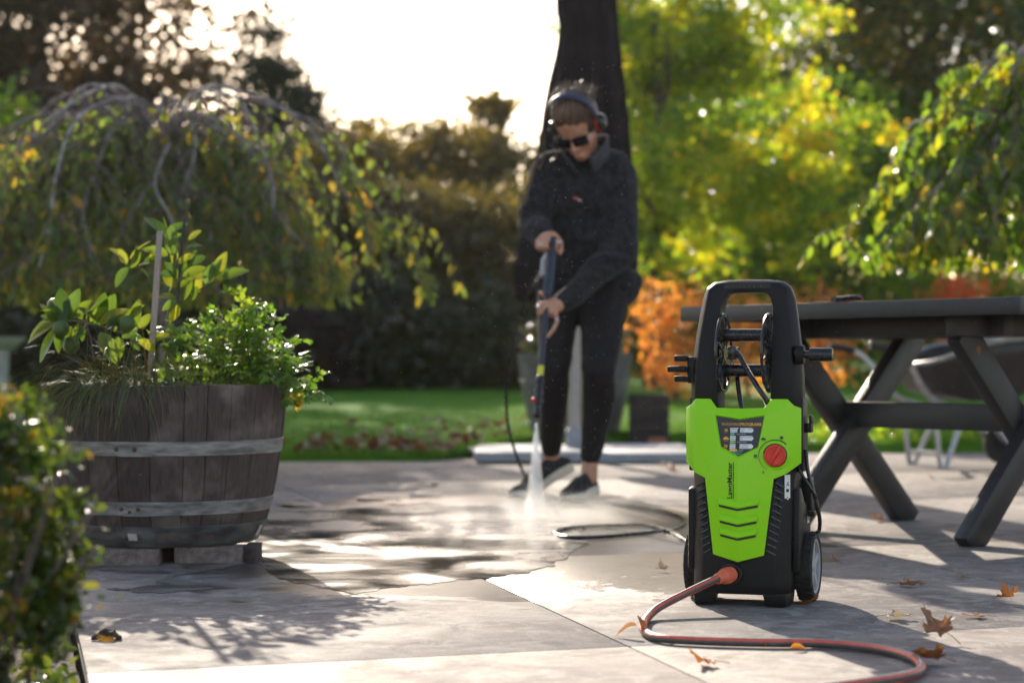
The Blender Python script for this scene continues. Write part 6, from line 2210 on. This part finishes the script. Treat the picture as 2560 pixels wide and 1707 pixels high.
fallen(2005, 1508, .034, 'orange brown leaf tucked under the washer wheel', 'dead_leaf_orange', 0, 4, 0, -80)
fallen(1657, 1428, .020, 'small white curled leaf left of the washer', 'dead_leaf_pale', 2, 20, 0, 20)
fallen(2092, 1411, .017, 'small brown leaf just right of the washer wheel', 'dead_leaf', 2, 30, 0, 70)
fallen(2197, 1303, .03, 'brown leaf near the foot of the left crossed table leg', 'dead_leaf', 2, 15, 0, 120)
fallen(2228, 1187, .04, 'orange leaf on the sunlit patio between the table legs', 'dead_leaf', 1, 10, 0, 30)
fallen(2335, 1200, .026, 'small orange brown leaf beside the table leg on sunlit patio', 'dead_leaf', 2, 15, 0, 70)
fallen(1088, 1214, .05, 'brown leaf alone on the patio left of the person', 'dead_leaf', 0, 4, 0, 85)
fallen(1688, 1182, .045, 'dark brown leaf on the patio left of the washer shoulder', 'dead_leaf', 2, 12, 0, 10)
fallen(2508, 1172, .05, 'orange leaf on the patio under the wheelbarrow wheel', 'dead_leaf_orange', 1, 20, 0, 10)
fallen(1660, 1168, .05, 'brown leaf beside the umbrella base slabs', 'dead_leaf', 0, 12, 0, 10)
# hanging leaf caught on the table edge
o = link('fallen_leaf', SM['dead_leaf_orange'][0], None, P(2448, 862, 6.0), (R(-80), 0, R(20)), (.03, .03, .03))
tag(o, 'single orange leaf hanging from the near end rail of the table', 'leaf')

# drifts of leaves on the lawn's edge, each a leaf of its own
rs = random.Random(5)
for i in range(190):
    if rs.random() < .8:
        x = rs.gauss(-.62, .42)
        yy = lawn_edge(x) + abs(rs.gauss(.35, .85)) - .02
    else:
        x = rs.uniform(-1.4, .3)
        yy = lawn_edge(x) + abs(rs.gauss(0, .25))
    mt = rs.choice(['drift_leaf', 'drift_leaf', 'drift_leaf', 'drift_leaf', 'dead_leaf_pale'])  # the pale share puts the drift's glints into the leaf colour
    s = rs.uniform(.035, .07)
    o = link('lawn_leaf', LM[mt][rs.randrange(3)], None, (x, yy, 0), (R(rs.gauss(0, 25)), R(rs.gauss(0, 25)), rs.uniform(0, 6.28)), (s, s, s))
    rest_on(o, lawn_z(x, yy) + .015 + .02 * rs.random())
    tag(o, 'fallen maple leaf lying in the brown drift along the edge of the lawn', 'leaf', 'leaves drifted on the edge of the lawn')

# ------------------------------------------------------------------ spray and flying droplets
noz, hit = P(1341, 1056, 7.45), G(1338, 1296)
ax_ = (hit - noz)
b = B()
Mx = frame_from(ax_)
Ls = ax_.length
rows_ = []
for i in range(13):
    t = i / 12
    r_ = .006 + .036 * t ** 1.1
    rows_.append([noz + ax_ * t + Mx @ Vector((r_ * math.cos(k * math.pi / 10) * (1 + .12 * noise.noise(Vector((k, t * 6, 0)))), r_ * .8 * math.sin(k * math.pi / 10), 0)) for k in range(20)])
b.loft(rows_)
for v in b.bm.verts: v.co.z = max(v.co.z, .004)
m = bpy.data.materials.new('spray')
m.use_nodes = True
nt = m.node_tree
nt.nodes.remove(nt.nodes['Principled BSDF'])
vs_ = nt.nodes.new('ShaderNodeVolumeScatter')
vs_.inputs['Color'].default_value = (1, 1, 1, 1)
vs_.inputs['Density'].default_value = 13
vs_.inputs['Anisotropy'].default_value = .72
nt.links.new(vs_.outputs[0], nt.nodes['Material Output'].inputs['Volume'])
tag(kind(b.done('water_spray', m), 'stuff'), 'white fan of water spraying from the nozzle to the ground')
def mist(name, c, r, dens, seed):
    b = B().ball(c, r, 24, 14)
    for v in b.bm.verts: v.co.z = max(v.co.z, .006)
    m = bpy.data.materials.new(name)
    m.use_nodes = True
    nt = m.node_tree
    nt.nodes.remove(nt.nodes['Principled BSDF'])
    n, l = nt.nodes, nt.links
    ge = n.new('ShaderNodeNewGeometry')
    sb = n.new('ShaderNodeVectorMath'); sb.operation = 'SUBTRACT'
    l.new(ge.outputs['Position'], sb.inputs[0]); sb.inputs[1].default_value = c
    dv = n.new('ShaderNodeVectorMath'); dv.operation = 'DIVIDE'
    l.new(sb.outputs[0], dv.inputs[0]); dv.inputs[1].default_value = r
    ln = n.new('ShaderNodeVectorMath'); ln.operation = 'LENGTH'
    l.new(dv.outputs[0], ln.inputs[0])
    nz = n.new('ShaderNodeTexNoise'); nz.inputs['Scale'].default_value = 9; nz.inputs['Detail'].default_value = 4
    l.new(ge.outputs['Position'], nz.inputs['Vector'])
    a_ = n.new('ShaderNodeMath'); a_.operation = 'MULTIPLY_ADD'
    l.new(nz.outputs['Fac'], a_.inputs[0]); a_.inputs[1].default_value = .7
    l.new(ln.outputs['Value'], a_.inputs[2])
    mr = n.new('ShaderNodeMapRange')
    mr.interpolation_type = 'SMOOTHSTEP'
    mr.inputs['From Min'].default_value = .25; mr.inputs['From Max'].default_value = 1.25
    mr.inputs['To Min'].default_value = dens; mr.inputs['To Max'].default_value = 0
    l.new(a_.outputs[0], mr.inputs['Value'])
    vs2 = n.new('ShaderNodeVolumeScatter'); vs2.inputs['Anisotropy'].default_value = .72
    vs2.inputs['Color'].default_value = (1, 1, 1, 1)
    l.new(mr.outputs[0], vs2.inputs['Density'])
    l.new(vs2.outputs[0], n['Material Output'].inputs['Volume'])
    return kind(b.done(name, m), 'stuff')
mist('mist', (hit.x - .06, hit.y - .16, .01), (.75, .6, .12), 2.1, 1)
mist('mist', (hit.x + .0, hit.y - .03, .03), (.14, .14, .13), 2.4, 2)
# drops in the air
V, Fc = [], []
for i in range(2600):
    if i < 900:
        a = rs.uniform(0, 6.28); r_ = abs(rs.gauss(0, .22))
        c = Vector((hit.x + r_ * math.cos(a), hit.y + r_ * math.sin(a), abs(rs.gauss(0, .09)) + .004))
    else:
        d = rs.uniform(4.8, 8.0)
        c = P(rs.gauss(1500, 420), rs.uniform(150, 1250), d)
        if c.z < .01: continue
    q = rs.uniform(.0004, .0011) * (1 if i < 900 else .8)
    o0 = len(V)
    V += [c + Vector(v_) * q for v_ in ((1, 0, 0), (-1, 0, 0), (0, 1, 0), (0, -1, 0), (0, 0, 1.3), (0, 0, -1.3))]
    Fc += [(o0 + a_, o0 + b_, o0 + c_) for a_, b_, c_ in ((0, 2, 4), (2, 1, 4), (1, 3, 4), (3, 0, 4), (2, 0, 5), (1, 2, 5), (3, 1, 5), (0, 3, 5))]
for i in range(900):                    # threads of the jet and the splash where it lands
    if i < 520:
        t0 = rs.random(); t1 = min(1, t0 + rs.uniform(.03, .10))
        u_ = rs.gauss(0, .5); v_ = rs.gauss(0, .5)
        A_ = noz + ax_ * t0 + Mx @ Vector((u_, v_, 0)) * (.004 + .034 * t0)
        B_ = noz + ax_ * t1 + Mx @ Vector((u_, v_, 0)) * (.004 + .034 * t1)
        q = .0009
    else:
        a = rs.uniform(0, 6.28)
        A_ = hit + Vector((math.cos(a), math.sin(a), 0)) * abs(rs.gauss(.05, .09)) + Vector((0, 0, .004 + abs(rs.gauss(0, .035))))
        B_ = A_ + (A_ - hit).normalized() * rs.uniform(.004, .02) + Vector((0, 0, rs.uniform(.0, .01)))
        q = .0010
    if min(A_.z, B_.z) < .003: continue
    o0 = len(V)
    V += [A_, A_.lerp(B_, .5) + Vector((q, 0, 0)), A_.lerp(B_, .5) + Vector((-q * .5, q * .8, 0)), A_.lerp(B_, .5) + Vector((-q * .5, -q * .8, 0)), B_]
    Fc += [(o0, o0 + 1, o0 + 2), (o0, o0 + 2, o0 + 3), (o0, o0 + 3, o0 + 1), (o0 + 4, o0 + 2, o0 + 1), (o0 + 4, o0 + 3, o0 + 2), (o0 + 4, o0 + 1, o0 + 3)]
me = bpy.data.meshes.new('water_drops')
me.from_pydata(V, [], Fc)
md_ = pbr('drop', (0.75, 0.75, 0.75), 0.15, spec=0.8, scale=10)
me.materials.append(md_)
tag(kind(link('water_drops', me), 'stuff'), 'fine drops of water floating in the air')
# ------------------------------------------------------------------ thin autumn haze with hanging spray
hz_m = bpy.data.materials.new('haze')
hz_m.use_nodes = True
nt = hz_m.node_tree
nt.nodes.remove(nt.nodes['Principled BSDF'])
pv = nt.nodes.new('ShaderNodeVolumePrincipled')
pv.inputs['Color'].default_value = (0.95, 0.93, 0.9, 1)
pv.inputs['Density'].default_value = 0.00025
pv.inputs['Anisotropy'].default_value = 0.5
nt.links.new(pv.outputs[0], nt.nodes['Material Output'].inputs['Volume'])
hz_m.cycles.homogeneous_volume = True
kind(B().box((0, 30, 4.9), (70, 72, 12.2)).done('haze', hz_m), 'stuff')
